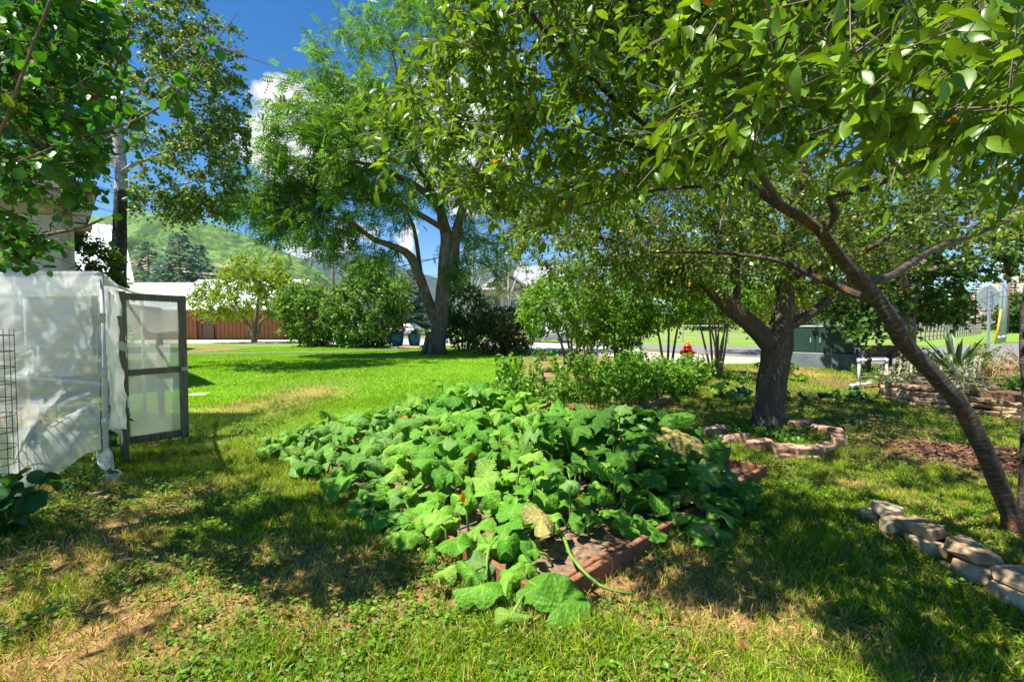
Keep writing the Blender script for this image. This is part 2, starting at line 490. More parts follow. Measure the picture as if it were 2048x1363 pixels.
def mat_plastic(name, clear, dif=(.9, .91, .9), rough=.18, glossy=.12):
    """clouded polythene: part clear, part scattering, with a sheen"""
    m, n, out = new_mat(name)
    tcn = n.add('ShaderNodeTexCoord')
    t = n.add('ShaderNodeBsdfTransparent'); t.inputs[0].default_value = (.95, .97, .96, 1)
    tl = n.add('ShaderNodeBsdfTranslucent'); tl.inputs[0].default_value = (*dif, 1)
    d = n.add('ShaderNodeBsdfDiffuse'); d.inputs[0].default_value = (*dif, 1)
    g = n.add('ShaderNodeBsdfGlossy'); g.inputs['Roughness'].default_value = rough; g.inputs[0].default_value = (1, 1, 1, 1)
    m1 = n.add('ShaderNodeMixShader'); m1.inputs[0].default_value = .5; n.l.new(tl.outputs[0], m1.inputs[1]); n.l.new(d.outputs[0], m1.inputs[2])
    m2 = n.add('ShaderNodeMixShader')
    f = n.noise(3.0, 4, .6, tcn.outputs['Object'])
    n.l.new(n.ramp(f, [(.3, (clear - .05,) * 3), (.7, (clear + .05,) * 3)]), m2.inputs[0])
    n.l.new(m1.outputs[0], m2.inputs[1]); n.l.new(t.outputs[0], m2.inputs[2])
    m3 = n.add('ShaderNodeMixShader'); m3.inputs[0].default_value = glossy
    n.l.new(m2.outputs[0], m3.inputs[1]); n.l.new(g.outputs[0], m3.inputs[2])
    bp = n.add('ShaderNodeBump'); bp.inputs['Strength'].default_value = .2; bp.inputs['Distance'].default_value = .01
    n.l.new(n.noise(9, 4, .6, n.mapping(tcn.outputs['Object'], scale=(1, 1, 3)), dist=1.5), bp.inputs['Height'])
    for nd in (tl, d, g): n.l.new(bp.outputs[0], nd.inputs['Normal'])
    n.l.new(m3.outputs[0], out.inputs[0]); return m
def mat_col(name, rough=.9, bump=0.0, bscale=60, spec=.2, trans=0.0, fine=(.8, 1.2), fscale=30, dist=.02):
    """colour from the mesh attribute with a little fine variation"""
    m, n, out = new_mat(name)
    tcn = n.add('ShaderNodeTexCoord')
    c = n.add('ShaderNodeAttribute', attribute_name='col').outputs['Color']
    f = n.noise(fscale, 6, .65, tcn.outputs['Object'])
    c = n.mix(1.0, c, n.ramp(f, [(.3, (fine[0],) * 3), (.7, (fine[1],) * 3)]), 'MULTIPLY')
    b = n.add('ShaderNodeBsdfPrincipled'); n.l.new(c, b.inputs['Base Color']); b.inputs['Roughness'].default_value = rough
    b.inputs['Specular IOR Level'].default_value = spec
    if bump:
        bp = n.add('ShaderNodeBump'); bp.inputs['Strength'].default_value = bump; bp.inputs['Distance'].default_value = dist
        n.l.new(n.noise(bscale, 6, .65, tcn.outputs['Object']), bp.inputs['Height']); n.l.new(bp.outputs[0], b.inputs['Normal'])
    last = b
    if trans:
        t = n.add('ShaderNodeBsdfTranslucent'); n.l.new(n.mix(1.0, c, (1.2, 1.15, .5), 'MULTIPLY'), t.inputs['Color'])
        mx = n.add('ShaderNodeMixShader'); mx.inputs[0].default_value = trans
        n.l.new(b.outputs[0], mx.inputs[1]); n.l.new(t.outputs[0], mx.inputs[2]); last = mx
    n.l.new(last.outputs[0], out.inputs[0]); return m

M = {}
M['leaf'] = mat_leaf('leaf', .46)
M['leaf_gloss'] = mat_leaf('leaf_gloss', .42, .36, .5)
M['leaf_one'] = mat_leaf('leaf_single', .42, .36, .5, source='obj')
M['squash_leaf'] = mat_leaf('squash_leaf', .32, .55, .25, source='obj', vein=True)
M['needle'] = mat_leaf('needle', .15, .6, .2)
M['grass'] = mat_col('grass_blade', .55, spec=.3, trans=.35, fine=(.95, 1.05))
M['ground'] = mat_col('ground_soil', .95, bump=.9, bscale=45, fine=(.55, 1.45), fscale=22)
M['cherry_bark'] = mat_cherry_bark()
M['apple_bark'] = mat_bark('apple_bark', (.085, .062, .046), (.46, .37, .29), 30, .18, bump=1.0, dist=.05)
M['locust_bark'] = mat_bark('locust_bark', (.13, .09, .065), (.50, .42, .34), 9, .16, (.28, .13, .06), 1.2, dist=.06, fine=30)
M['locust_limb'] = mat_bark('locust_limb', (.10, .06, .04), (.38, .25, .16), 9, .3, (.36, .15, .06), .7, dist=.05, fine=30)
M['maple_bark'] = mat_bark('maple_bark', (.12, .09, .07), (.48, .39, .30), 16, .2)
M['aspen_bark'] = mat_bark('aspen_bark', (.36, .34, .31), (.8, .78, .74), 5, .5, None, dist=.02, fine=25)
M['aspen_dark'] = mat_bark('aspen_dark', (.015, .014, .013), (.2, .18, .16), 7, .5, (.5, .49, .46), .0, dist=.05, fine=25)
M['twig'] = mat_simple('twig_bark', (.16, .12, .09), .8, var=.4, scale=20)
M['stem_brown'] = mat_simple('stem_bark', (.20, .15, .11), .8, var=.4, scale=14)
M['stem_green'] = mat_simple('green_stem', (.14, .26, .035), .5, var=.3, scale=20)
M['grey_wood'] = mat_wood('weathered_wood', (.075, .06, .046), (.30, .25, .195), (12, 12, 1.0))
M['bed_wood'] = mat_wood('bed_board', (.12, .05, .025), (.36, .17, .09), (6, 6, 10))
M['timber'] = mat_wood('garden_timber', (.12, .08, .05), (.35, .26, .17), (2, 14, 14))
M['barn_wood'] = mat_wood('barn_board', (.20, .075, .030), (.36, .15, .065), (4, 4, .5), bump=.2)
M['plastic'] = mat_plastic('polythene', .48, (.95, .95, .93), glossy=.05, rough=.22)
M['gate_plastic'] = mat_plastic('gate_polythene', .30, (.78, .80, .74), .2, .06)
M['pvc'] = mat_simple('pvc_pipe', (.62, .63, .62), .4, var=.12)
M['black_pipe'] = mat_simple('black_pipe', (.018, .018, .02), .45, var=.3)
M['wire'] = mat_simple('galvanised_wire', (.30, .31, .31), .4, .7, var=.2)
M['rust_wire'] = mat_simple('rusty_wire', (.07, .05, .045), .7, .3, var=.3)
M['sandstone_red'] = mat_simple('red_sandstone', (.42, .21, .135), .9, var=.3, scale=5, bump=.8, bscale=22, c2=(.52, .32, .22))
M['stone'] = mat_simple('field_stone', (.30, .175, .085), .9, var=.5, scale=7, bump=1.0, bscale=16, c2=(.58, .42, .25))
M['stone_grey'] = mat_simple('grey_stone', (.30, .20, .11), .9, var=.5, scale=7, bump=1.0, bscale=16, c2=(.56, .45, .30))
M['asphalt'] = mat_simple('asphalt', (.17, .165, .17), .9, var=.12, scale=1.3, bump=.5, bscale=90)
M['concrete'] = mat_simple('concrete', (.46, .42, .38), .9, var=.12, scale=.7, bump=.3, bscale=60)
M['gravel'] = mat_simple('gravel', (.34, .29, .23), .95, var=.4, scale=28, bump=1.0, bscale=40, c2=(.52, .47, .40))
M['soil'] = mat_simple('bed_soil', (.13, .075, .045), .95, var=.5, scale=24, bump=1.0, bscale=38, c2=(.32, .21, .13))
M['mulch'] = mat_simple('bark_mulch', (.10, .05, .03), .95, var=.5, scale=30, bump=1.0, bscale=45, c2=(.24, .13, .085))
M['white_metal'] = mat_simple('white_metal_roof', (.78, .79, .80), .35, 0, var=.04, scale=.5)
M['stucco'] = mat_simple('grey_stucco', (.50, .49, .46), .9, var=.08, scale=2, bump=.3, bscale=60)
M['tan_siding'] = mat_simple('tan_siding', (.62, .50, .34), .8, var=.06, scale=1)
M['trim'] = mat_simple('tan_trim', (.38, .33, .25), .6, var=.1)
M['shingle'] = mat_simple('grey_shingle', (.27, .28, .32), .9, var=.25, scale=5)
M['dark_shingle'] = mat_simple('dark_shingle', (.05, .043, .045), .9, var=.3, scale=6)
M['glass'] = mat_simple('window_glass', (.06, .11, .13), .08, 0, var=.2, spec=.8)
M['door_brown'] = mat_simple('brown_door', (.16, .075, .05), .5, var=.1)
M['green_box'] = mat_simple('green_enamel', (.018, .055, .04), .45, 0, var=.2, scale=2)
M['box_side'] = mat_simple('pale_cabinet_face', (.30, .33, .31), .35, .2, var=.12, scale=2)  # paler tone for the cabinet's right side and lid
M['box_base'] = mat_simple('grey_fibreglass', (.12, .155, .16), .7, 0, var=.3, scale=3)
M['fence_paint'] = mat_simple('mauve_brown_paint', (.44, .33, .31), .55, var=.12)
M['red_paint'] = mat_simple('red_hydrant_paint', (.5, .02, .018), .35, var=.15)
M['blue_glaze'] = mat_simple('blue_glaze', (.01, .12, .34), .15, var=.25, scale=6, spec=.6)
M['silver_paint'] = mat_simple('silver_car_paint', (.55, .57, .60), .25, .5, var=.04)
M['white_paint'] = mat_simple('white_car_paint', (.72, .73, .75), .25, .2, var=.04)
M['rubber'] = mat_simple('black_rubber', (.02, .02, .02), .8, var=.2)
M['rim'] = mat_simple('alloy_rim', (.45, .46, .47), .35, .7, var=.1)
M['lamp_red'] = mat_simple('red_lamp', (.4, .02, .02), .2, var=.1)
M['lamp_clear'] = mat_simple('clear_lamp', (.7, .72, .72), .15, var=.1)
M['sign_back'] = mat_simple('bare_aluminium', (.50, .55, .53), .4, .5, var=.08, scale=2)
M['steel'] = mat_simple('galvanised_steel', (.42, .47, .50), .45, .5, var=.15, scale=3)
M['yellow'] = mat_simple('yellow_plastic', (.75, .38, .01), .45, var=.1)
M['pole_wood'] = mat_wood('pole_wood', (.10, .06, .04), (.26, .17, .11), (10, 10, .6))
M['petal_orange'] = mat_leaf('orange_petal', .4, .5, .2, (1.2, 1, .6), 'obj')
# ------------------------------------------------------------------ 2-D noise for ground patches
_lat = rng.random((256, 256))
def vnoise(x, y):
    x, y = np.asarray(x, float), np.asarray(y, float)
    xi, yi = np.floor(x).astype(int), np.floor(y).astype(int)
    fx, fy = x - xi, y - yi
    fx, fy = fx * fx * (3 - 2 * fx), fy * fy * (3 - 2 * fy)
    a, b = _lat[xi % 256, yi % 256], _lat[(xi + 1) % 256, yi % 256]
    c, d = _lat[xi % 256, (yi + 1) % 256], _lat[(xi + 1) % 256, (yi + 1) % 256]
    return (a * (1 - fx) + b * fx) * (1 - fy) + (c * (1 - fx) + d * fx) * fy
def fbm(x, y, o=4):
    s, a, t = 0, .5, 0
    for k in range(o):
        s = s + a * vnoise(x * 2 ** k + 17 * k, y * 2 ** k + 31 * k); t += a; a *= .5
    return s / t

# the vegetable bed, its corner, two directions and lengths
BED_O = np.array([.20, 2.37]); BED_U = unit([.733, .68]); BED_V = unit([-.68, .733]); BED_LU, BED_LV = 3.13, 4.2
def bed_uv(x, y):
    dx, dy = np.asarray(x) - BED_O[0], np.asarray(y) - BED_O[1]
    return dx * BED_U[0] + dy * BED_U[1], dx * BED_V[0] + dy * BED_V[1]
def bed_xy(u, v):
    return BED_O[0] + BED_U[0] * u + BED_V[0] * v, BED_O[1] + BED_U[1] * u + BED_V[1] * v
def lawn_w(x, y):
    """1 on the watered lawn, 0 on the weedy ground and in the beds"""
    edge = -.2 + .05 * (y - 7.6) + .5 * (fbm(x * .4, y * .4) - .5)
    w = sstep(.5, -.5, x - edge) * sstep(4.6, 7.5, y + .45 * (x + 3)) * sstep(-15, -13, x) * sstep(25.2, 24.6, y + .10 * x)
    dry = sstep(1.6, .5, np.hypot((x + 4.3) / 1.0, (y - 8.0) / 2.6))
    return w * (1 - .75 * dry)
def dry_w(x, y):
    """dry, straw-coloured patches"""
    n = fbm(x * .75 + 3.2, y * .75 + 9.1, 4)
    return sstep(.47, .66, n)
def mulch_w(x, y):
    a = sstep(1.25, .8, np.hypot((x - 5.3) / 1.05, (y - 4.9) / .8) + 1.1 * (fbm(x * 2.3, y * 2.3, 3) - .5))          # heap by the leaning tree
    b = sstep(.6, .2, np.abs(y + .10 * x - 26.0) / 2.0) * sstep(2.5, 1.5, x)
    c = .6 * sstep(.5, .62, fbm(x * .9 + 4, y * .9 + 7, 3)) * sstep(3.5, 4.6, x) * sstep(5.6, 6.4, y) * sstep(11.5, 10, y)
    return np.clip(a + b + c, 0, 1)

def ground_col(x, y):
    n = fbm(x * 1.7, y * 1.7, 4)[..., None]
    soil = np.array([.21, .105, .055]); thatch = np.array([.34, .215, .085]); green = np.array([.13, .27, .018])
    weed = np.array([.12, .15, .03]); mulch = np.array([.12, .06, .036]); far = np.array([.16, .26, .04])
    L, Dr, Mu = lawn_w(x, y)[..., None], dry_w(x, y)[..., None], mulch_w(x, y)[..., None]
    c = weed * (1 - Dr) + (thatch * .55 + soil * .45) * Dr
    c = c * (.7 + .6 * n)
    c = c * (1 - L) + green * (.85 + .3 * n) * L
    c = c * (1 - Mu) + mulch * Mu
    fy = sstep(24, 30, y)[..., None]
    return c * (1 - fy) + far * (.8 + .4 * n) * fy

# ------------------------------------------------------------------ the ground and the hard surfaces
def axis(lo, a, b, hi, step, grow):
    mid = list(np.arange(a, b, step)); up, s, v = [], step, b
    while v < hi: up.append(v); s *= grow; v += s
    up.append(hi); dn, s, v = [], step, a - step
    while v > lo: dn.append(v); s *= grow; v -= s
    dn.append(lo)
    return np.array(dn[::-1] + mid + up)
gx, gy = axis(-6000, -12, 12, 6000, .21, 1.18), axis(-300, .4, 20, 7000, .21, 1.18)
XX, YY = np.meshgrid(gx, gy)
near = sstep(30, 20, np.hypot(XX, YY))
ZZ = gz(XX, YY) + near * .028 * (fbm(XX * 2.3, YY * 2.3, 4) - .5) * (1 - .6 * lawn_w(XX, YY))
nx, ny = len(gx), len(gy)
i = np.arange(ny - 1)[:, None] * nx; j = np.arange(nx - 1)[None]
GF = np.stack([i + j, i + j + 1, i + nx + j + 1, i + nx + j], -1).reshape(-1, 4)
ground = add('ground', make_mesh('ground', np.stack([XX, YY, ZZ], -1).reshape(-1, 3), GF, M['ground'], True, ground_col(XX, YY).reshape(-1, 3)))
tag(ground, 'weedy dry garden ground running into a green lawn', 'ground', kind='structure')

def sheet(name, poly, z, mat, label, cat):
    V = [(x, y, z) for x, y in poly]
    o = add(name, make_mesh(name, V, [tuple(range(len(poly)))], mat, False))
    return tag(o, label, cat, kind='structure')
sheet('driveway', [(-40, 31.2), (-12, 31.0), (-5.5, 28.6), (-2.5, 27.6), (2.0, 22.2), (5.9, 20.6), (7.0, 23.6), (-1.0, 37.8), (-5, 40), (-18.6, 41.5), (-19, 38.2), (-40, 38.2)], .262, M['concrete'], 'pale concrete driveway in front of the brown barn', 'driveway')
sheet('road', [(-90, 130), (-40, 80), (0, 37.5), (8, 29.5), (14.5, 26.6), (22, 25.2), (32, 29.5), (74, 60), (180, 138), (190, 118), (84, 48), (42, 17), (40, 4), (19, 3), (12.4, 11), (9.6, 17.2), (7.2, 23.2), (-4, 36.5), (-36, 66), (-84, 110)], .254, M['asphalt'], 'grey asphalt road bending past the fenced pasture', 'road')
sheet('gravel_shoulder', [(3.6, 19.2), (5.0, 15.4), (8.2, 13.6), (13.0, 8.0), (14.4, 7.6), (12.4, 11), (9.6, 17.2), (6.6, 21.2), (4.0, 22.0)], .258, M['gravel'], 'pale gravel shoulder between the garden and the road', 'gravel')
# mowing strip of concrete across the lawn
mbm = MB()
pth = [(-16, 18.9), (-11, 19.6), (-7.5, 20.6), (-5.2, 22.6)]
for (a, b) in zip(pth[:-1], pth[1:]):
    mbm.bar((a[0], a[1], float(gz(*a)) + .028), (b[0], b[1], float(gz(*b)) + .028), .13, .06)
strip = add('mowing_strip', make_mesh('mowing_strip', *mbm.get(), M['concrete'], False))
tag(strip, 'thin pale concrete mowing strip crossing the lawn', 'edging', kind='structure')

# ------------------------------------------------------------------ hills
def hill(name, pts, D, base, colfun, label, rough=.10, nu=300, nv=90):
    px = np.linspace(pts[0][0], pts[-1][0], nu)
    py = np.interp(px, [p[0] for p in pts], [p[1] for p in pts])
    vv = np.concatenate([np.linspace(-.35, 0, 8)[:-1], np.linspace(0, 1, nv)])
    R_ = np.array([P(p, q, D) for p, q in zip(px, py)])[None]; v = vv[:, None]; H = R_[..., 2]
    d = 1 - (1 - base) * v; x, y = R_[..., 0] * d, D * d * np.ones_like(H)
    n = fbm(x / D * 26 + 40, y / D * 26 + 11, 5) - .5
    spur = np.abs(fbm(x / D * 9 + 7, y / D * 5 + 3, 4) - .5) * 2
    vc = np.clip(v, 0, 1)
    z = H * ((1 - vc) ** 1.25) * (1 - rough * 2.2 * spur * np.sin(math.pi * np.minimum(1, vc * 1.2))) + H * rough * n * (.25 + np.sin(math.pi * vc))
    z = np.where(v < 0, H * (1 + v * 2.2), z)
    V = np.stack([x, y, z - 3], -1).reshape(-1, 3); C = np.stack([x / D, y / D, z / np.maximum(H, 1)], -1).reshape(-1, 3)
    C = colfun(C)
    m = len(px); i = np.arange(len(vv) - 1)[:, None] * m; j = np.arange(m - 1)[None]
    F = np.stack([i + j, i + m + j, i + m + j + 1, i + j + 1], -1).reshape(-1, 4)
    o = add(name, make_mesh(name, V, F, M['hill'], True, C))
    return tag(o, label, 'hill', kind='structure')
M['hill'] = mat_col('hill_scrub', .95, bump=.9, bscale=.05, fine=(.4, 1.5), fscale=.05, dist=9)
def green_hill(c):
    n = fbm(c[:, 0] * 90, c[:, 1] * 40, 6)[:, None]; t = fbm(c[:, 0] * 35 + 5, c[:, 1] * 35 + 8, 5)[:, None]
    g = np.array([.045, .11, .025]) * (1 - sstep(.35, .62, n)) + np.array([.12, .21, .04]) * sstep(.35, .62, n)
    tan = np.array([.46, .34, .22])
    w = sstep(.52, .60, t) * sstep(.52, .30, c[:, 2:3]) * sstep(-.62, -.45, c[:, 0:1])
    return g * (1 - w) + tan * w
def blue_hill(c):
    n = fbm(c[:, 0] * 70, c[:, 1] * 70, 5)[:, None]
    return np.array([.02, .04, .045]) * (1 - n) + np.array([.05, .085, .07]) * n  # blue of the distant air is put into the ridge colour
def tan_hill(c):
    n = fbm(c[:, 0] * 90, c[:, 1] * 90, 5)[:, None]
    return np.array([.24, .22, .15]) * (1 - n) + np.array([.40, .32, .25]) * n
hill('green_hill', [(-500, 560), (-250, 520), (0, 470), (150, 436), (225, 426), (290, 421), (350, 428), (420, 446), (500, 470), (545, 490), (600, 515), (650, 545), (700, 585), (760, 645)], 1500, .32, green_hill, 'rounded green hill rising behind the barn', .17)
hill('blue_mountain', [(300, 600), (430, 560), (560, 530), (640, 508), (700, 503), (760, 512), (820, 540), (880, 556), (930, 545), (980, 528), (1040, 524), (1090, 540), (1150, 575), (1300, 610), (1500, 600), (1700, 596), (1850, 590)], 4600, .55, blue_hill, 'distant dark blue mountain ridge beyond the tan house', .08, 220, 50)
hill('tan_hill', [(1700, 640), (1850, 610), (1960, 575), (2060, 540), (2200, 500), (2500, 470), (2900, 520)], 2600, .5, tan_hill, 'dry tan hillside at the far right beyond the stop sign', .1, 160, 50)

# ------------------------------------------------------------------ buildings
def quadpiece(a, b, c, d, th):
    """a thick plate through four corners (a b c d counter-clockwise from outside)"""
    a, b, c, d = [np.asarray(p, float) for p in (a, b, c, d)]
    n = unit(np.cross(b - a, d - a)) * th
    V = np.array([a, b, c, d, a - n, b - n, c - n, d - n])
    return V, [(0, 1, 2, 3), (7, 6, 5, 4), (0, 4, 5, 1), (1, 5, 6, 2), (2, 6, 7, 3), (3, 7, 4, 0)]
def seams(thing, roof, a, b, c, d, n, mat):
    """standing seams running from eave a-b to ridge d-c, one object each"""
    a, b, c, d = [np.asarray(p, float) for p in (a, b, c, d)]
    nrm = unit(np.cross(b - a, d - a))
    for k in range(n + 1):
        t = k / n
        p, q = a + (b - a) * t + nrm * .03, d + (c - d) * t + nrm * .03
        thing.part('roof_seam', MB().bar(p, q, .04, .06, nrm).get(), mat, parent=roof)

# brown barn with a white metal roof
by = 39.0; bx0, bx1, bz = -32.4, -19.6, .25
barn = Thing('barn', 'long brown board barn with white metal roof beyond the lawn', 'barn', (-26, by, bz))
core = barn.part('wall', MB().box(((bx0 + bx1) / 2, by + 4.1, bz + 1.45), (bx1 - bx0 - .1, 8.0, 2.9)).get(), M['barn_wood'])
dx0, dx1 = -26.6, -25.55
xb = bx0
while xb < bx1 - .1:
    w = min(.34, bx1 - xb)
    if not (xb + w > dx0 - .05 and xb < dx1 + .05):
        barn.part('board', MB().box((xb + w / 2, by - .02 + random.uniform(-.008, .008), bz + 1.42), (w - .035, .1, 2.84)).get(), M['barn_wood'], parent=core)
    xb += .34
dr = barn.part('door', MB().box(((dx0 + dx1) / 2, by + .02, bz + 1.05), (dx1 - dx0 - .14, .08, 2.08)).get(), M['door_brown'])
fr = MB()
for x in (dx0, dx1): fr.box((x, by - .03, bz + 1.08), (.1, .12, 2.16))
fr.box(((dx0 + dx1) / 2, by - .03, bz + 2.2), (dx1 - dx0 + .1, .12, .1))
barn.part('door_frame', fr.get(), M['door_brown'], parent=dr)
barn.part('door_handle', MB().lathe([(.0, 0), (.035, .01), (.04, .04), (.02, .06)], (dx1 - .2, by - .08, bz + 1.0), 8, 1).get(), M['steel'], parent=dr)
lx = -29.6
e1 = [(lx, by - .7, bz + 2.62), (bx1 + .5, by - .7, bz + 2.62), (bx1 + .5, by + 4.3, bz + 5.55), (lx, by + 4.3, bz + 5.55)]
e2 = [(-36, by - .4, bz + 2.75), (lx - .05, by - .4, bz + 2.75), (lx - .05, by + 4.2, bz + 5.25), (-36, by + 4.2, bz + 5.25)]
for e, n in ((e1, 30), (e2, 18)):
    rf = barn.part('roof', quadpiece(*e, .12), M['white_metal'])
    seams(barn, rf, *e, n, M['white_metal'])
    bk = [(e[3][0], e[3][1] + .01, e[3][2]), (e[2][0], e[2][1] + .01, e[2][2]), (e[2][0], e[2][1] + 5, bz + 2.6), (e[3][0], e[3][1] + 5, bz + 2.6)]
    barn.part('roof', quadpiece(*bk, .12), M['white_metal'])
gab = np.array([(bx1 - .06, by + .05, bz + 2.86), (bx1 - .06, by + 8.1, bz + 2.86), (bx1 - .06, by + 4.3, bz + 5.3)])
barn.part('gable', (np.vstack([gab, gab - [.12, 0, 0]]), [(0, 1, 2), (5, 4, 3), (0, 3, 4, 1), (1, 4, 5, 2), (2, 5, 3, 0)]), M['barn_wood'])

# second white-roofed building behind the greenhouse
hx = P(268, 600, 20.4)[0]
hw = Thing('white_roof_house', 'building with tall white metal roof behind the aspen trunk', 'house', (hx, 20.4, .25))
hw.o.rotation_euler.z = rad(45)
e = [(hx - 17, 20.4, 3.4), (hx, 20.4, 3.4), (hx, 24.6, 6.5), (hx - 17, 24.6, 6.5)]
hw.part('wall', MB().box((hx - 8.6, 24.6, 1.85), (16.4, 7.4, 3.2)).get(), M['stucco'])
rf = hw.part('roof', quadpiece(*e, .12), M['white_metal']); seams(hw, rf, *e, 36, M['white_metal'])
hw.part('roof', quadpiece((hx, 28.82, 3.4), (hx - 17, 28.82, 3.4), (hx - 17, 24.63, 6.5), (hx, 24.63, 6.5), .12), M['white_metal'])
gb = np.array([(hx - .42, 20.95, 3.5), (hx - .42, 28.2, 3.5), (hx - .42, 24.6, 6.2)])
hw.part('gable', (np.vstack([gb, gb - [.12, 0, 0]]), [(0, 1, 2), (5, 4, 3), (0, 3, 4, 1), (1, 4, 5, 2), (2, 5, 3, 0)]), M['stucco'])

# stucco house at the left edge
sh = Thing('stucco_house', 'grey stucco house corner under dark shingles behind the greenhouse', 'house', (P(138, 500, 9.6)[0], 9.6, .05))
cxr = P(138, 500, 9.6)[0]
sh.o.rotation_euler.z = rad(45)
w0 = sh.part('wall', MB().box((cxr - 4.5, 13.6, 2.03), (9.0, 8.0, 3.95)).get(), M['stucco'])
sh.part('corner_board', MB().box((cxr - .03, 9.58, 2.0), (.14, .09, 3.9), bev=.01).get(), M['trim'])
sh.part('frieze_board', MB().box((cxr - 4.4, 9.57, 3.86), (8.8, .07, .22), bev=.01).get(), M['trim'])
sh.part('soffit', MB().box((cxr - 4.25, 9.35, 4.03), (9.1, .62, .05)).get(), M['trim'])
sh.part('fascia', MB().box((cxr - 4.2, 9.01, 4.10), (9.2, .06, .24), bev=.01).get(), M['trim'])
br = MB(); br.box((cxr + .2, 9.3, 3.80), (.28, .5, .12), bev=.01).box((cxr + .16, 9.3, 3.66), (.2, .42, .14), bev=.01).box((cxr + .2, 9.3, 3.52), (.3, .5, .07), bev=.01).box((cxr + .14, 9.5, 3.94), (.2, .9, .1))
sh.part('eave_return', br.get(), M['trim'])
ra, rb_, rc, rd = (cxr - 8.8, 8.98, 4.22), (cxr + .45, 8.98, 4.22), (cxr - 3.2, 13.4, 6.9), (cxr - 8.8, 13.4, 6.9)
rfo = sh.part('roof', quadpiece(ra, rb_, rc, rd, .08), M['dark_shingle'])
nr = unit(np.cross(np.array(rb_) - ra, np.array(rd) - ra))
for k in range(22):                                    # courses of shingles
    t0 = k / 22
    p, q = np.array(ra) * (1 - t0) + np.array(rd) * t0, np.array(rb_) * (1 - t0) + np.array(rc) * t0
    sh.part('shingle_course', MB().bar(p + nr * .018, q + nr * .018, .2, .022, nr + np.array([0, -.12, .05])).get(), M['dark_shingle'], parent=rfo)
sh.part('roof', quadpiece((cxr + .45, 9.0, 4.22), (cxr + .45, 18, 4.22), (cxr - 3.2, 13.6, 6.9), (cxr - 3.2, 13.45, 6.9), .08), M['dark_shingle'])
sh.part('downpipe', MB().bar((cxr + .05, 9.53, .2), (cxr + .05, 9.53, 3.5), .07, .06).get(), M['trim'])

# tan house beyond the road
th = Thing('tan_house', 'tan two-storey house with grey roofs beyond the road', 'house', (0, 47, .25))
c0 = P(1003, 600, 46)
lxh = P(966, 600, 46)[0]
zb = .25
wl = th.part('wall', MB().box(((lxh + c0[0]) / 2 + .1, 47.3, zb + 2.6), (c0[0] - lxh + .2, 2.6, 5.2)).get(), M['tan_siding'])
wr = th.part('wall', MB().box((c0[0] + .95, 49.2, zb + 2.7), (1.9, 5.6, 5.4)).get(), M['tan_siding'], label='sunlit gable wall of the tan house')
gx0, gx1, gzp = c0[0] - .9, c0[0] + 1.9, 6.55
th.part('gable', MB().raw([(gx0, 46.42, 5.6), (gx1, 46.42, 5.6), ((gx0 + gx1) / 2, 46.42, gzp), (gx0, 46.6, 5.6), (gx1, 46.6, 5.6), ((gx0 + gx1) / 2, 46.6, gzp)], [(0, 1, 2), (5, 4, 3), (0, 3, 4, 1), (1, 4, 5, 2), (2, 5, 3, 0)]).get(), M['tan_siding'])
rg = th.part('roof', quadpiece((gx0 - .6, 46.0, 5.25), ((gx0 + gx1) / 2, 46.0, gzp + .25), ((gx0 + gx1) / 2, 49, gzp + .25), (gx0 - .6, 49, 5.25), -.18), M['shingle'])
th.part('wall', MB().box((c0[0] + 5.0, 50.0, zb + 2.6), (6.0, 5.0, 5.2)).get(), M['tan_siding'])
th.part('roof', quadpiece((c0[0] + .6, 47.2, 5.3), (c0[0] + 8.6, 47.2, 5.3), (c0[0] + 7.2, 52, 8.2), (c0[0] + 1.6, 52, 8.2), .15), M['shingle'])
th.part('roof', quadpiece(((gx0 + gx1) / 2, 46.0, gzp + .26), (gx1 + .6, 46.0, 5.25), (gx1 + .6, 49, 5.25), ((gx0 + gx1) / 2, 49, gzp + .26), -.18), M['shingle'])
th.part('barge_board', MB().bar((gx0 - .62, 45.93, 5.2), ((gx0 + gx1) / 2, 45.93, gzp + .2), .08, .26).get(), M['door_brown'])
th.part('roof', quadpiece((lxh - .7, 45.4, 5.0), (c0[0] + .3, 45.4, 5.0), (c0[0] + .9, 48.6, 6.6), (lxh + 1.0, 48.6, 6.6), .15), M['shingle'])
th.part('eave_board', MB().box(((lxh + c0[0]) / 2 - .2, 45.42, 4.93), (c0[0] - lxh + 1.0, .06, .2)).get(), M['door_brown'])
win = th.part('window', MB().box((lxh + .95, 45.98, 3.75), (1.6, .08, 1.5)).get(), M['trim'])
for s in (-.38, .38): th.part('pane', MB().box((lxh + .95 + s, 45.93, 3.75), (.66, .04, 1.32)).get(), M['glass'], parent=win)
w2 = th.part('window', MB().box((c0[0] + 1.1, 46.36, 3.7), (.9, .08, 1.3)).get(), M['trim'])
th.part('pane', MB().box((c0[0] + 1.1, 46.31, 3.7), (.75, .04, 1.15)).get(), M['glass'], parent=w2)
th.part('porch_roof', quadpiece((lxh - .3, 43.2, 2.55), (c0[0] + 6.2, 43.2, 2.55), (c0[0] + 6.2, 46.3, 3.15), (lxh - .3, 46.3, 3.15), .15), M['shingle'])
for x in (lxh, c0[0] + 1.4, c0[0] + 6.0): th.part('porch_post', MB().box((x, 43.5, 1.35), (.2, .2, 2.25)).get(), M['tan_siding'])
# ------------------------------------------------------------------ trees and shrubs
def jitter_cols(n, c1, c2, c3=None, p3=0.0, var=.18):
    t = rng.random((n, 1))
    c = np.array(c1) * (1 - t) + np.array(c2) * t
    if c3 is not None:
        k = rng.random(n) < p3
        c[k] = np.array(c3)
    return np.clip(c * (1 + rng.normal(0, var, (n, 1))), .004, .9)

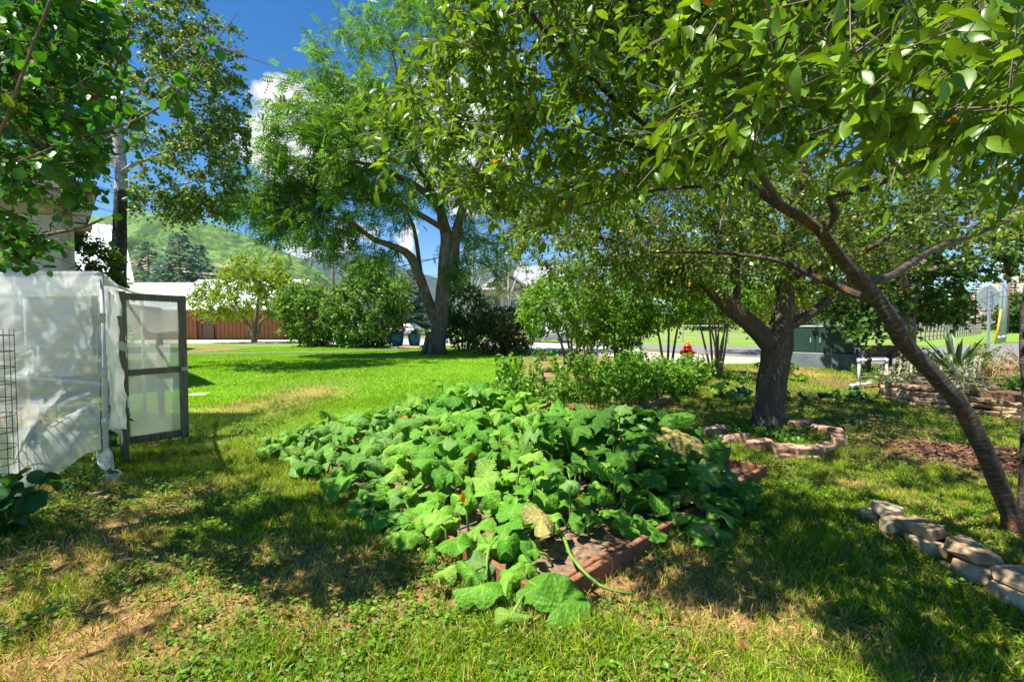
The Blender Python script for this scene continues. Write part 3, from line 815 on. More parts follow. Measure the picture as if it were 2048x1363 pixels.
def connect(limbs, targets, r_tip=.006, r_max=.05, droop=0.0, nseg=6, sides=5, wig=.08, taper=.012):
    """grow branches from the limbs to the target points; nearer targets first, later ones may start on earlier branches"""
    NP = [p for L in limbs for p in L[0][len(L[0]) // 4:]]
    NR = [r for L in limbs for r in L[1][len(L[1]) // 4:]]
    NP, NR = list(NP), list(NR)
    A = np.array(NP)
    d0 = np.min(np.linalg.norm(targets[:, None, :] - A[None, ::3, :], axis=2), axis=1)
    out = []
    Parr = np.array(NP); Rarr = np.array(NR)
    new_p, new_r = [], []
    for c, k in enumerate(np.argsort(d0)):
        T = targets[k]
        if new_p and c % 8 == 0:
            Parr = np.vstack([Parr] + new_p); Rarr = np.concatenate([Rarr] + new_r); new_p, new_r = [], []
        dd = np.linalg.norm(Parr - T, axis=1) + np.maximum(0, Parr[:, 2] - T[2]) * .3
        i = int(np.argmin(dd)); S = Parr[i]; L = np.linalg.norm(T - S)
        if L < 1e-3: continue
        r0 = min(Rarr[i] * .7, r_tip + taper * L, r_max)
        mid = (S + T) / 2 + np.array([0, 0, .12 * L - droop * L]) + rng.normal(0, wig, 3) * L
        t = np.linspace(0, 1, nseg)[:, None]
        pth = (1 - t) ** 2 * S + 2 * t * (1 - t) * mid + t * t * T
        pth[1:-1] += rng.normal(0, wig * .25, (nseg - 2, 3)) * L
        rr = np.linspace(r0, r_tip, nseg)
        out.append(tube(pth, rr, sides))
        new_p.append(pth[1:]); new_r.append(rr[1:])
    return out

def leaves_at(centres, out_from, twigs, per, tl, ls, droop=.25, up=.35, spread=.9, flat=1.0):
    """twigs from each centre with leaves along them -> leaf pos, dir, normal, size, twig sticks"""
    n = len(centres)
    c = np.repeat(centres, twigs, 0); o = np.repeat(out_from, twigs, 0)
    d = unit(unit(c - o) * .7 + rand_dirs(len(c)) * spread + np.array([0, 0, up]))
    L = tl * rng.uniform(.6, 1.3, len(c))
    start = c - d * L[:, None] * .3
    t = (np.arange(per) + .6) / per
    pos = start[:, None, :] + d[:, None, :] * (L[:, None] * t[None])[..., None]
    pos[..., 2] -= droop * .35 * (L[:, None] * t[None] ** 2)
    side = unit(np.cross(d, rand_dirs(len(c))))
    sg = np.where(np.arange(per) % 2 == 0, 1, -1)
    ld = d[:, None, :] * .55 + side[:, None, :] * sg[None, :, None] * .8 + rng.normal(0, .3, pos.shape)
    ld[..., 2] -= droop
    nn = np.array([0, 0, 1.0]) * flat + rng.normal(0, .55, pos.shape)
    s = ls * rng.uniform(.65, 1.2, pos.shape[:2])
    return pos.reshape(-1, 3), unit(ld.reshape(-1, 3)), nn.reshape(-1, 3), s.ravel(), (start, d, L)

def foliage(thing, templates, pos, ldir, nrm, size, cols, mat, mat_one=None, n_single=0, min_px=10, name='leaf', crown='crown', one_templates=None):
    """leaf meshes: the ones that show largest become single leaves, the rest one crown"""
    R = rotmats(ldir, nrm)
    pick = np.zeros(len(pos), bool)
    if n_single:
        px, py, dep = proj(pos)
        ap = np.where((dep > .2) & (px > -20) & (px < 2068) & (py > -20) & (py < 1383), size / np.maximum(dep, .2) * FPX, 0)
        order = np.argsort(-ap)[:n_single]
        pick[order[ap[order] >= min_px]] = True
        ms = [make_mesh(name, t[0], t[1], mat_one, True) for t in (one_templates or templates)]
        for k in np.nonzero(pick)[0]:
            o = bpy.data.objects.new(name, ms[k % len(ms)]); COL.objects.link(o); o.parent = thing.o
            Mx = Matrix([list(R[k][r] * size[k]) for r in range(3)]).to_4x4()
            Mx.translation = Vector(pos[k] - thing.loc)
            o.matrix_basis = Mx
            o.color = (*cols[k], 1)
    rest = np.nonzero(~pick)[0]
    Vs, Cs = [], []; parts = []
    for q, t in enumerate(templates):
        r = rest[rest % len(templates) == q]
        if not len(r): continue
        parts.append(scatter(t, pos[r], R[r], size[r])); Cs.append(np.repeat(cols[r], len(t[0]), 0))
    V, F = join(parts)
    return thing.part(crown, (V, F), mat, True, np.concatenate(Cs), kind='stuff')

def sticks(tw, r):
    s, d, L = tw
    R = rotmats(d, rand_dirs(len(d)))
    sc = np.stack([L, np.full(len(L), r), np.full(len(L), r)], 1)
    return scatter(STICK, s, R, sc)
def in_ellipsoids(els, n, shell=.35):
    """points in ellipsoids (centre, radii, weight), denser towards the skin"""
    w = np.array([e[2] for e in els], float); w /= w.sum()
    out = []
    for e, k in zip(els, rng.multinomial(n, w)):
        r = rng.random(k) ** (1 / 3.0); r = shell + (1 - shell) * r
        out.append(np.array(e[0]) + rand_dirs(k) * r[:, None] * np.array(e[1]))
    return np.concatenate(out)
def E(px, py, D, rx, ry, rd, w=1.0):
    """ellipsoid given by its pixel place, depth, pixel radii and depth radius"""
    return (P(px, py, D), (rx * D / FPX, rd, ry * D / FPX), w)
def limb(pts, step=.25, k=.72):
    """pts of (px, py, D, width in px)"""
    return smooth_path([P(a, b, c) for a, b, c, w in pts], [k * w / 2 * c / FPX for a, b, c, w in pts], step)
def limb_parts(thing, limbs, mat, sides=14, lump=.03, names=None, ridge=0.0, nr=16):
    for k, (p, r) in enumerate(limbs):
        V, F = tube(p, r, sides if r[0] > .05 else 8, lump, ridge if r[0] > .05 else 0, nr)
        s = np.cumsum(np.r_[0, np.linalg.norm(np.diff(p, axis=0), axis=1)])
        nn = len(V) // len(p)
        col = np.repeat(np.stack([s * .5, s * 0, s * 0], 1), nn, 0)
        thing.part((names[k] if names else ('trunk' if k == 0 else 'limb')), (V, F), mat, True, col)

# ---- leaning cherry tree, its crown reaching over the camera
base = G(2036, 1112)
cherry = Thing('cherry_tree', 'leaning fruit tree with orange-flecked bark and glossy leaves overhead', 'tree', base)
L0 = limb([(2050, 1142, 2.95, 210), (2044, 1112, 2.95, 140), (2036, 1080, 2.95, 100), (2022, 1030, 2.95, 70), (1994, 960, 2.93, 68), (1958, 880, 2.9, 64), (1921, 812, 2.88, 62), (1892, 778, 2.86, 62), (1866, 746, 2.85, 62), (1833, 712, 2.83, 64), (1802, 678, 2.82, 66), (1786, 643, 2.8, 62), (1762, 609, 2.79, 58), (1735, 575, 2.78, 54), (1690, 526, 2.75, 50), (1632, 455, 2.7, 42), (1560, 412, 2.65, 40), (1490, 366, 2.6, 34), (1400, 327, 2.55, 26), (1290, 297, 2.5, 18), (1180, 262, 2.4, 12), (1080, 225, 2.3, 7)], .06, .47)
L1 = limb([(1812, 690, 2.84, 26), (1790, 625, 2.95, 24), (1740, 600, 3.05, 21), (1650, 562, 3.2, 18), (1560, 522, 3.35, 14), (1430, 505, 3.5, 9), (1300, 505, 3.6, 6)], .1)
L2 = limb([(1712, 551, 2.765, 26), (1740, 560, 2.79, 28), (1768, 557, 2.82, 27), (1800, 541, 2.88, 25), (1834, 518, 2.92, 23), (1884, 491, 3.0, 20), (1955, 466, 3.1, 17), (2060, 420, 3.2, 14), (2200, 360, 3.3, 9)], .1, .62)
L3 = limb([(2054, 1060, 2.95, 60), (2054, 930, 3.0, 44), (2056, 800, 3.05, 36), (2050, 680, 3.1, 32), (2060, 560, 3.15, 28), (2110, 380, 3.1, 24), (2180, 120, 2.9, 18)], .1, .5)
L4 = limb([(1640, 470, 2.7, 26), (1672, 425, 2.6, 22), (1660, 395, 2.5, 18), (1740, 375, 2.2, 16), (1850, 325, 1.9, 16), (1960, 290, 1.7, 14), (2100, 250, 1.6, 9)], .08)
L5 = limb([(1480, 362, 2.6, 20), (1400, 250, 2.35, 20), (1310, 110, 2.1, 22), (1285, -20, 2.0, 20), (1260, -260, 2.0, 12)], .1)
L6 = limb([(1560, 405, 2.62, 20), (1500, 300, 2.1, 18), (1560, 160, 1.7, 18), (1640, 20, 1.5, 16), (1720, -240, 1.4, 10)], .1)
L7 = limb([(1380, 320, 2.52, 14), (1230, 200, 2.3, 14), (1090, 60, 2.1, 14), (980, -80, 2.0, 10)], .1)
L8 = limb([(1440, 372, 2.62, 10), (1330, 378, 2.8, 9), (1200, 402, 3.0, 7), (1080, 430, 3.2, 4)], .1)
cl = [L0, L1, L2, L3, L4, L5, L6, L7, L8]
limb_parts(cherry, cl, M['cherry_bark'], 26, .045)
def view_pts(n, x0, x1, y0, y1, d0, d1, keep=lambda x, y, d: True):
    out = []
    while len(out) < n:
        x, y, d = random.uniform(x0, x1), random.uniform(y0, y1), d0 + (d1 - d0) * random.random()
        if keep(x, y, d): out.append(P(x, y, d))
    return np.array(out)
def low_edge(x):
    return np.interp(x, [700, 780, 860, 960, 1050, 1200, 1400, 1600, 1800, 2050], [215, 320, 345, 400, 420, 410, 330, 300, 360, 400])
def top_ok(x, y):
    return y < low_edge(x) and (y > 240 - (x - 740) * 1.9)
ct = np.vstack([
    view_pts(290, 760, 1500, -120, 420, 1.9, 3.2, lambda x, y, d: top_ok(x, y)),
    view_pts(180, 1300, 2150, -120, 330, 1.4, 2.5, lambda x, y, d: top_ok(x, y)),
    view_pts(34, 1330, 2120, -60, 270, .98, 1.38),
    view_pts(215, 950, 2150, -100, 470, 2.8, 4.8, lambda x, y, d: y < low_edge(x) + 90),
    in_ellipsoids([((2.2, 4.6, 4.0), (2.2, 1.6, .9), 2), ((3.8, 2.2, 3.6), (1.5, 1.6, .8), 1), ((1.8, 1.2, 3.6), (1.6, 1.2, .7), 1), ((.5, 2.2, 3.6), (1.2, 1.1, .45), 2.6), ((1.6, 3.4, 3.9), (1.5, 1.3, .5), 2.4)], 180, .2)])
ct = ct[(ct[:, 2] > 1.75)]
br = connect(cl, ct, .003, .02, 0.1, 7, 5, .10, .008)
pos, ld, nn, sz, tw = leaves_at(ct, np.tile([2.0, 3.0, 2.2], (len(ct), 1)), 4, 8, .28, .066, .35, .05, 1.1, .8)
V, F = join(br + [sticks(tw, .0024)])
cherry.part('branches', (V, F), M['twig'], True, kind='stuff')
ok = ~((np.abs(pos[:, 0]) < .35 + 0 * pos[:, 0]) & (pos[:, 1] < .8)) & (np.linalg.norm(pos - [0, 0, EYE], axis=1) > .85)
px, py, dp = proj(pos)
ok &= ~((dp > 0) & (px < 735) & (py < 1300))
pos, ld, nn, sz = pos[ok], ld[ok], nn[ok], sz[ok]
cols = jitter_cols(len(pos), (.085, .19, .010), (.21, .36, .025), (.5, .24, .02), .005)
CH = [leaf_shape(.44, n_, .35, .18, .42, 1.5, .05) for n_ in (3, 6)] + [leaf_shape(.40, n_, .2, .55, .45, 1.5, -.05) for n_ in (3, 6)] + [leaf_shape(.46, n_, .7, .15, .42, 1.5, .16, .7) for n_ in (3, 6)]
foliage(cherry, CH[0::2], pos, ld, nn, sz, cols, M['leaf_gloss'], M['leaf_one'], 300, one_templates=CH[1::2])

# ---- old apple tree
base = G(1538, 856)
apple = Thing('apple_tree', 'old apple tree with thick furrowed trunk inside the red stone ring', 'tree', base)
AD = 6.75
A0 = limb([(1530, 868, AD, 96), (1534, 840, AD, 80), (1540, 790, AD, 72), (1548, 735, AD, 70), (1556, 690, AD, 74), (1564, 650, AD, 58), (1570, 600, AD, 46), (1566, 540, AD, 40), (1580, 470, AD, 34), (1600, 390, AD, 24), (1610, 300, AD - .2, 12)], .12)
A1 = limb([(1552, 700, AD, 56), (1510, 655, AD - .05, 48), (1460, 615, AD - .1, 42), (1410, 565, AD - .2, 34), (1340, 520, AD - .4, 26), (1270, 495, AD - .5, 18), (1180, 470, AD - .7, 10)], .15)
A2 = limb([(1566, 655, AD, 34), (1600, 640, AD, 28), (1640, 612, AD + .1, 22), (1700, 560, AD + .2, 16), (1780, 500, AD + .3, 9)], .15)
A3 = limb([(1470, 622, AD - .1, 22), (1474, 580, AD, 20), (1470, 500, AD, 18), (1455, 420, AD, 14), (1440, 330, AD, 7)], .15)
A4 = limb([(1568, 560, AD, 26), (1640, 535, AD - .5, 22), (1720, 505, AD - 1, 18), (1820, 450, AD - 1.4, 10)], .15)
al = [A0, A1, A2, A3, A4]
limb_parts(apple, al, M['apple_bark'], 56, .03, None, .09, 22)
at = np.vstack([in_ellipsoids([E(1180, 470, AD - .3, 190, 85, 1.5, 1.5), E(1350, 400, AD - .2, 230, 150, 1.7, 2.4), E(1600, 390, AD, 220, 140, 1.7, 2.2), E(1830, 430, AD, 190, 110, 1.6, 1.8), E(1280, 550, AD - .4, 130, 40, 1.0, .8), E(1500, 250, AD, 330, 150, 1.8, 2), E(1700, 480, AD - .8, 150, 50, .8, .6), E(1420, 520, AD - .6, 170, 50, 1.0, 1.1), E(1120, 430, AD - .9, 110, 60, .9, .7), E(1450, 420, AD + .6, 260, 110, 1.2, 3.2), E(1420, 560, AD - .2, 120, 40, .8, .5), E(1670, 555, AD + .2, 90, 35, .8, .4)], 1200, .25)])
br = connect(al, at, .004, .03, .05, 6, 5, .10)
pos, ld, nn, sz, tw = leaves_at(at, np.tile(P(1520, 520, AD), (len(at), 1)), 4, 8, .42, .072, .35, .1, 1.1, .8)
V, F = join(br + [sticks(tw, .003)])
apple.part('branches', (V, F), M['twig'], True, kind='stuff')
cols = jitter_cols(len(pos), (.085, .17, .012), (.20, .32, .025), (.55, .3, .02), .012)
AP = [leaf_shape(.55, 2, .3, .2), leaf_shape(.5, 3, .12, .35)]
px, py, dp = proj(pos); ok = ~((px < 960) | ((px < 1080) & (py > 520)) | ((px > 1948) & (py > 560)))
foliage(apple, AP, pos[ok], ld[ok], nn[ok], sz[ok], cols[ok], M['leaf_gloss'], M['leaf_one'], 300, 9)

# ---- maple behind the leaning trunk
MD = 11.5
base = G(1812, 742); base = on_ground(P(1812, 700, MD)[0], MD)
maple = Thing('maple_tree', 'dark-leaved maple with pale forked trunk behind the stone planting bed', 'tree', base)
m0 = limb([(1808, 752, MD, 52), (1812, 720, MD, 42), (1814, 660, MD, 38), (1816, 600, MD, 42), (1822, 565, MD, 46), (1850, 530, MD, 30), (1890, 480, MD, 24), (1920, 400, MD, 14)], .2)
m1 = limb([(1814, 585, MD, 34), (1790, 540, MD, 30), (1760, 480, MD, 24), (1740, 400, MD, 14)], .2)
m2 = limb([(1840, 545, MD, 22), (1900, 530, MD - .5, 18), (1970, 520, MD - .8, 10)], .2)
ml = [m0, m1, m2]; limb_parts(maple, ml, M['maple_bark'], 30, .04, None, .08, 12)
mt = in_ellipsoids([E(1850, 480, MD, 180, 100, 2.2, 2), E(1740, 440, MD, 140, 110, 2.0, 1.4), E(1930, 570, MD - .3, 85, 60, 1.4, .9), E(1760, 590, MD, 55, 55, 1.0, .5), E(1740, 640, MD - .6, 40, 30, .6, .25), E(1960, 460, MD, 130, 90, 1.8, 1), E(1850, 615, MD + .2, 90, 32, 1.0, .5), E(1715, 600, MD + .3, 60, 35, 1.0, .4)], 370, .3)
br = connect(ml, mt, .006, .04)
pos, ld, nn, sz, tw = leaves_at(mt, np.tile(P(1815, 520, MD), (len(mt), 1)), 5, 6, .55, .125, .5, .0, 1.1, .6)
V, F = join(br); maple.part('branches', (V, F), M['maple_bark'], True, kind='stuff')
cols = jitter_cols(len(pos), (.038, .11, .016), (.08, .19, .024), (.45, .27, .02), .008)
px, py, dp = proj(pos); ok = ~((px > 1948) & (py > 560)); pos, ld, nn, sz, cols = pos[ok], ld[ok], nn[ok], sz[ok], cols[ok]
foliage(maple, [maple_shape()], pos, ld, nn, sz, cols, M['leaf'], M['leaf_one'], 250, 10)

# ---- big honey locust on the lawn
LD = 19.3
base = on_ground(P(868, 700, LD)[0], LD)
locust = Thing('locust_tree', 'tall feathery-leaved locust with twisted grey trunk on the lawn', 'tree', base)
k0 = limb([(868, 722, LD, 78), (872, 706, LD, 56), (876, 680, LD, 47), (880, 640, LD, 46), (884, 600, LD, 42), (888, 555, LD, 40), (890, 510, LD, 38), (892, 470, LD, 34), (880, 420, LD, 28), (858, 375, LD, 24), (836, 330, LD - .5, 18), (815, 260, LD - .8, 14), (800, 180, LD - 1, 10), (780, 80, LD - 1.2, 6)], .35, .64)
k1 = limb([(872, 640, LD, 34), (855, 600, LD, 28), (842, 560, LD - .2, 26), (822, 515, LD - .4, 24), (795, 495, LD - .7, 18), (750, 480, LD - 1.2, 14), (700, 445, LD - 1.8, 10), (640, 430, LD - 2.4, 6)], .35)
k2 = limb([(898, 560, LD, 30), (908, 520, LD, 28), (912, 470, LD, 26), (930, 400, LD + .3, 20), (960, 320, LD + .5, 15), (980, 220, LD + .5, 10)], .35)
k3 = limb([(870, 400, LD, 20), (830, 370, LD - .6, 18), (790, 350, LD - 1.2, 15), (740, 330, LD - 1.8, 11), (670, 320, LD - 2.2, 7), (600, 330, LD - 2.4, 4)], .35)
k4 = limb([(884, 455, LD, 16), (850, 435, LD - .6, 15), (800, 410, LD - 1.2, 12), (740, 400, LD - 1.6, 8), (640, 395, LD - 2, 4)], .35)
k5 = limb([(834, 330, LD - .5, 14), (780, 260, LD - .8, 12), (720, 190, LD - .8, 9), (660, 130, LD - .8, 6), (620, 90, LD - .8, 3)], .35)
k6 = limb([(895, 480, LD, 18), (880, 430, LD + .8, 16), (890, 340, LD + 1.4, 14), (900, 240, LD + 1.8, 10), (880, 120, LD + 1.8, 6)], .35)
k7 = limb([(842, 565, LD - .1, 14), (838, 520, LD + .3, 12), (826, 450, LD + .6, 10), (800, 400, LD + .8, 6)], .35)
kl = [k0, k1, k2, k3, k4, k5, k6, k7]; limb_parts(locust, kl[:3], M['locust_bark'], 36, .045, ['trunk', 'limb', 'limb'], .10, 14); limb_parts(locust, kl[3:], M['locust_limb'], 20, .045, ['limb'] * 5, .08, 12)
rt = MB()
for a in np.linspace(0, 2 * math.pi, 8)[:-1]:                     # root flare
    c = base + np.array([0, 0, .25]); t = base + np.array([math.cos(a) * 1.05, math.sin(a) * .9, -.1])
    rt.tube(np.array([c + [math.cos(a) * .22, math.sin(a) * .22, .7], c + [math.cos(a) * .36, math.sin(a) * .34, .05], t * .62 + base * .38 - [0, 0, .05]]), [.10, .13, .05], 10)
locust.part('root', rt.get(), M['locust_bark'], True)
kt = in_ellipsoids([E(560, 400, LD - 2, 110, 45, 1.8, 1.0), E(640, 320, LD - 1.6, 100, 60, 2.0, 1.1), E(700, 400, LD - 1.5, 150, 75, 2.4, 1.8), E(650, 210, LD - 1, 90, 75, 2.0, 1.1), E(780, 300, LD, 150, 110, 3, 1.9), E(780, 150, LD, 150, 130, 3, 1.7), E(900, 260, LD + .5, 160, 170, 3, 2), E(960, 420, LD + .5, 100, 90, 2.5, 1.0), E(620, 460, LD - 2.2, 90, 30, 1.4, .55), E(720, 500, LD - 1.4, 90, 25, 1.3, .4), E(860, 90, LD, 150, 120, 3, 1.2), E(950, 520, LD, 60, 50, 1.6, .3), E(700, 300, LD - 1.5, 170, 110, 2.6, 2.0), E(520, 410, LD - 2, 70, 28, 1.2, .5)], 660, .2)
br = connect(kl, kt, .010, .07, .0, 7, 5, .12, .010)
pos, ld, nn, sz, tw = leaves_at(kt, np.tile(P(860, 380, LD), (len(kt), 1)), 4, 5, 1.1, .34, .3, .0, .95, 1.2)
V, F = join(br + [sticks(tw, .008)]); locust.part('branches', (V, F), M['locust_limb'], True, kind='stuff')
cols = jitter_cols(len(pos), (.075, .215, .025), (.155, .36, .04), (.30, .42, .05), .05)
foliage(locust, [pinnate(5, .38, .3), pinnate(5, .42, .5)], pos, ld, nn, sz, cols, M['leaf'])

# ---- aspen at the left
SD = 13.0
base = on_ground(P(238, 700, SD)[0], SD)
aspen = Thing('aspen_tree', 'tall aspen with white and black trunk behind the greenhouse', 'tree', base)
s0 = limb([(234, 745, SD, 44), (236, 600, SD, 38), (238, 520, SD, 34), (240, 440, SD, 31), (242, 380, SD, 29)], .3)
s1 = limb([(242, 384, SD, 28.5), (242, 330, SD, 27), (236, 270, SD, 25), (238, 200, SD, 22), (250, 100, SD, 18), (262, 0, SD, 14), (270, -150, SD, 9), (280, -320, SD, 5)], .3)
s2 = limb([(242, 348, SD, 14), (262, 332, SD - .2, 12), (285, 322, SD - .4, 9), (340, 300, SD - .6, 6), (420, 270, SD - .8, 3)], .3)
s3 = limb([(236, 345, SD, 12), (222, 310, SD, 10), (205, 270, SD, 7), (170, 200, SD, 4)], .3)
s4 = limb([(244, 400, SD, 9), (270, 392, SD - .5, 8), (330, 380, SD - .9, 6), (420, 350, SD - 1, 3)], .3)
s5 = limb([(240, 240, SD, 11), (290, 170, SD, 9), (370, 90, SD, 6), (450, 30, SD, 3)], .3)
limb_parts(aspen, [s0], M['aspen_dark'], 16, .03)
limb_parts(aspen, [s1, s2, s3, s4, s5], M['aspen_bark'], 14, .02, ['trunk'] + ['limb'] * 4)
st = in_ellipsoids([E(370, 340, SD - .5, 110, 75, 1.6, 1.8), E(420, 215, SD, 85, 80, 1.6, 1.5), E(330, 180, SD, 120, 110, 1.9, 1.9), E(380, 60, SD, 85, 80, 1.6, 1.3), E(250, 60, SD, 130, 110, 1.9, 1.4), E(150, 200, SD, 110, 130, 1.6, 1), E(300, -140, SD, 150, 130, 1.9, 1.3), E(330, 405, SD - .8, 70, 26, .9, .6), E(430, 400, SD - .5, 50, 32, .8, .5), E(450, 300, SD - .3, 60, 70, 1.2, .9)], 680, .3)
br = connect([s1, s2, s3, s4, s5], st, .005, .03)
pos, ld, nn, sz, tw = leaves_at(st, np.tile(P(245, 220, SD), (len(st), 1)), 5, 9, .5, .092, .6, .1, 1.2, .3)
V, F = join(br); aspen.part('branches', (V, F), M['twig'], True, kind='stuff')
cols = jitter_cols(len(pos), (.085, .18, .03), (.19, .31, .055), (.40, .42, .2), .16)
px, py, dp = proj(pos); ok = ~((px > 500) & (py > 30)) & ~((np.abs(px - 240) < 17) & (py > 225) & (py < 450) & (dp < SD + .3))
foliage(aspen, [quad_leaf(.95, .15)], pos[ok], ld[ok], nn[ok], sz[ok], cols[ok], M['leaf'])

# ---- broad-leaved fruit tree whose branches hang in from the upper left
base = on_ground(-4.6, 2.3)
apri = Thing('apricot_tree', 'round-leaved fruit tree branches hanging in at the upper left', 'tree', base)
q0 = smooth_path([(-4.6, 2.3, -.05), (-4.55, 2.35, .8), (-4.5, 2.4, 1.6), (-4.4, 2.5, 2.5), (-4.3, 2.7, 3.4), (-4.2, 3.0, 4.4)], [.16, .13, .12, .10, .07, .03], .12)
def q(*pts): return limb(pts, .08)
qs = [q0,
      q((-420, 420, 2.9, 30), (-150, 520, 2.7, 22), (0, 492, 2.55, 13), (100, 468, 2.5, 10), (165, 455, 2.45, 8), (205, 438, 2.4, 5)),
      q((-500, 300, 2.9, 26), (-200, 330, 2.5, 20), (30, 320, 2.2, 12), (140, 280, 2.1, 8), (260, 245, 2.05, 6), (350, 190, 2.0, 5), (425, 90, 2.0, 3)),
      q((-350, 420, 2.8, 20), (-60, 330, 2.1, 14), (0, 265, 1.95, 9), (55, 120, 1.9, 7), (100, 0, 1.9, 5)),
      q((-400, 120, 2.9, 22), (-100, 150, 2.6, 16), (90, 200, 2.4, 10), (200, 190, 2.3, 7), (260, 60, 2.3, 4)),
      q((-300, -200, 3.2, 24), (0, -60, 3.0, 18), (160, 60, 2.9, 10), (240, 120, 2.9, 5)),
      q((-700, 120, 3.2, 30), (-300, 200, 3.6, 20), (0, 250, 3.9, 12), (150, 300, 4.1, 6))]
limb_parts(apri, qs, M['twig'], 10, .03)
qt = np.vstack([view_pts(150, -150, 140, -60, 330, 1.9, 3.2), view_pts(70, 20, 240, -40, 330, 2.0, 3.2, lambda x, y, d: x + y * .35 < 280),
                view_pts(16, -40, 200, 330, 480, 2.2, 2.8, lambda x, y, d: y < 470 - .3 * x), view_pts(10, -40, 70, 440, 520, 2.3, 2.6),
                view_pts(40, -100, 230, 60, 420, 3.2, 4.6, lambda x, y, d: x + y * .3 < 300),
                np.array([qs[2][0][k] for k in range(len(qs[2][0]) - 16, len(qs[2][0]), 3)]),
                in_ellipsoids([((-4.3, 2.5, 3.3), (1.0, 1.1, .5), 4.0), ((-5.6, 3.6, 4.0), (1.0, .8, .6), 1.0), ((-5.6, 2.2, 4.2), (1.0, 1.2, .7), 1), ((-3.9, 1.2, 3.0), (1.2, .9, .6), .6)], 280, .1)])
br = connect(qs, qt, .003, .014, .05, 6, 5, .1, .008)
pos, ld, nn, sz, tw = leaves_at(qt, np.tile([-4.2, 2.4, 2.8], (len(qt), 1)), 3, 7, .28, .052, .3, .2, 1.0, .7)
V, F = join(br + [sticks(tw, .0028)]); apri.part('branches', (V, F), M['twig'], True, kind='stuff')
cols = jitter_cols(len(pos), (.035, .15, .014), (.08, .27, .022), (.25, .36, .02), .02)
px, py, dp = proj(pos)
ok = ~((px > 290) & (py > 260) & (dp > 0) & (px < 1500)) & ~((np.abs(px - 242) < 20) & (py > 235) & (py < 430) & (dp > 0) & (rng.random(len(px)) < .8)) & ~((px > 60) & (px < 240) & (py > 400) & (py < 560) & (dp > 0) & (rng.random(len(px)) < .55)) & ~((px > 440) & (dp > 0) & (px < 1500) & (py > -50)) & (np.linalg.norm(pos - [0, 0, EYE], axis=1) > 1.2)
foliage(apri, [round_leaf(.82, .3, .15, 8), round_leaf(.9, .12, .3, 8)], pos[ok], ld[ok], nn[ok], sz[ok], cols[ok], M['leaf_gloss'], M['leaf_one'], 300)

# ---- generic rounded tree or shrub
def bush(name, label, cat, px, D, stems, els, n, per, ls, c1, c2, tl=.4, mat='leaf', bark='stem_brown', group=None, c3=None, p3=0.0, twigs=4, tmpl=None, shell=.45, singles=0, droop=.35, flat=.5):
    b = on_ground(P(px, 690, D)[0], D)
    t = Thing(name, label, cat, b, group)
    ls_ = []
    for s in stems:
        p, r = limb([(s[k][0], s[k][1], D + (s[k][3] if len(s[k]) > 3 else 0), s[k][2]) for k in range(len(s))], max(.12, D * .012), .85)
        p[0][2] = min(p[0][2], float(gz(*p[0][:2])) - .03)
        ls_.append((p, r)); V, F = tube(p, r, 7, .03)
        t.part('trunk' if len(stems) == 1 else 'stem', (V, F), M[bark], True)
    cc = in_ellipsoids(els, n, shell)
    cc = cc[cc[:, 2] > gz(cc[:, 0], cc[:, 1]) + .15]
    br = connect(ls_, cc, .004 + D * .0002, .03 + D * .001, nseg=6 if D < 18 else 4, sides=4 if D < 18 else 3)
    V, F = join(br); t.part('branches', (V, F), M[bark], True, kind='stuff')
    cen = np.average([e[0] for e in els], axis=0, weights=[e[2] for e in els])
    pos, ld, nn, sz, tw = leaves_at(cc, np.tile(cen, (len(cc), 1)), twigs, per, tl, ls, droop, .1, 1.1, flat)
    k = pos[:, 2] > gz(pos[:, 0], pos[:, 1]) + .02
    pos, ld, nn, sz = pos[k], ld[k], nn[k], sz[k]
    foliage(t, tmpl or [quad_leaf(.6)], pos, ld, nn, sz, jitter_cols(len(pos), c1, c2, c3, p3), M[mat], M['leaf_one'], singles)
    return t
def stemset(px, py, top, spread, n, D, w0=6, w1=3):
    out = []
    for k in range(n):
        f = (k / max(1, n - 1) - .5) * 2
        out.append([(px + f * spread * .25, py, w0, random.uniform(-.2, .2)), (px + f * spread * .5 + random.uniform(-6, 6), (py * .6 + top * .4), (w0 + w1) / 2, random.uniform(-.3, .3)), (px + f * spread + random.uniform(-10, 10), top, w1, random.uniform(-.5, .5))])
    return out

bush('small_tree', 'small round yellow-green tree in front of the barn', 'tree', 508, 32,
     [[(508, 688, 13), (509, 660, 10), (512, 640, 9), (516, 600, 6), (520, 550, 3)], [(510, 650, 7), (535, 633, 5), (570, 610, 3)], [(508, 650, 7), (480, 635, 5), (440, 610, 3)]],
     [E(500, 590, 32, 95, 48, 2.6, 2), E(515, 550, 32, 60, 42, 2.0, 1), E(570, 590, 32, 50, 45, 2, .8), E(430, 605, 32, 40, 35, 1.8, .6)], 420, 7, .21, (.15, .26, .018), (.30, .42, .035), .9)
def lilac(px, D, els, n, label, top, spread, ns):
    return bush('lilac_shrub', label, 'shrub', px, D, stemset(px, 697, top, spread, ns, D), els, n, 7, .21, (.08, .20, .04), (.18, .34, .075), .7, c3=(.22, .17, .09), p3=.04, group='lilac shrubs along the lawn')
lilac(635, 27, [E(630, 630, 27, 60, 55, 2.0, 1.5), E(600, 610, 27, 35, 40, 1.5, .6), E(650, 675, 27, 50, 25, 1.5, .5)], 330, 'lower left lilac bush beside the barn corner', 600, 45, 6)
lilac(745, 26, [E(740, 620, 26, 65, 70, 2.3, 2), E(725, 560, 26, 32, 35, 1.4, .6), E(755, 560, 26, 22, 34, 1.2, .5), E(790, 590, 26, 28, 38, 1.6, .7), E(690, 625, 26, 35, 55, 1.8, .8), E(730, 680, 26, 42, 25, 1.6, .6)], 520, 'tallest lilac bush left of the big locust trunk', 590, 60, 8)
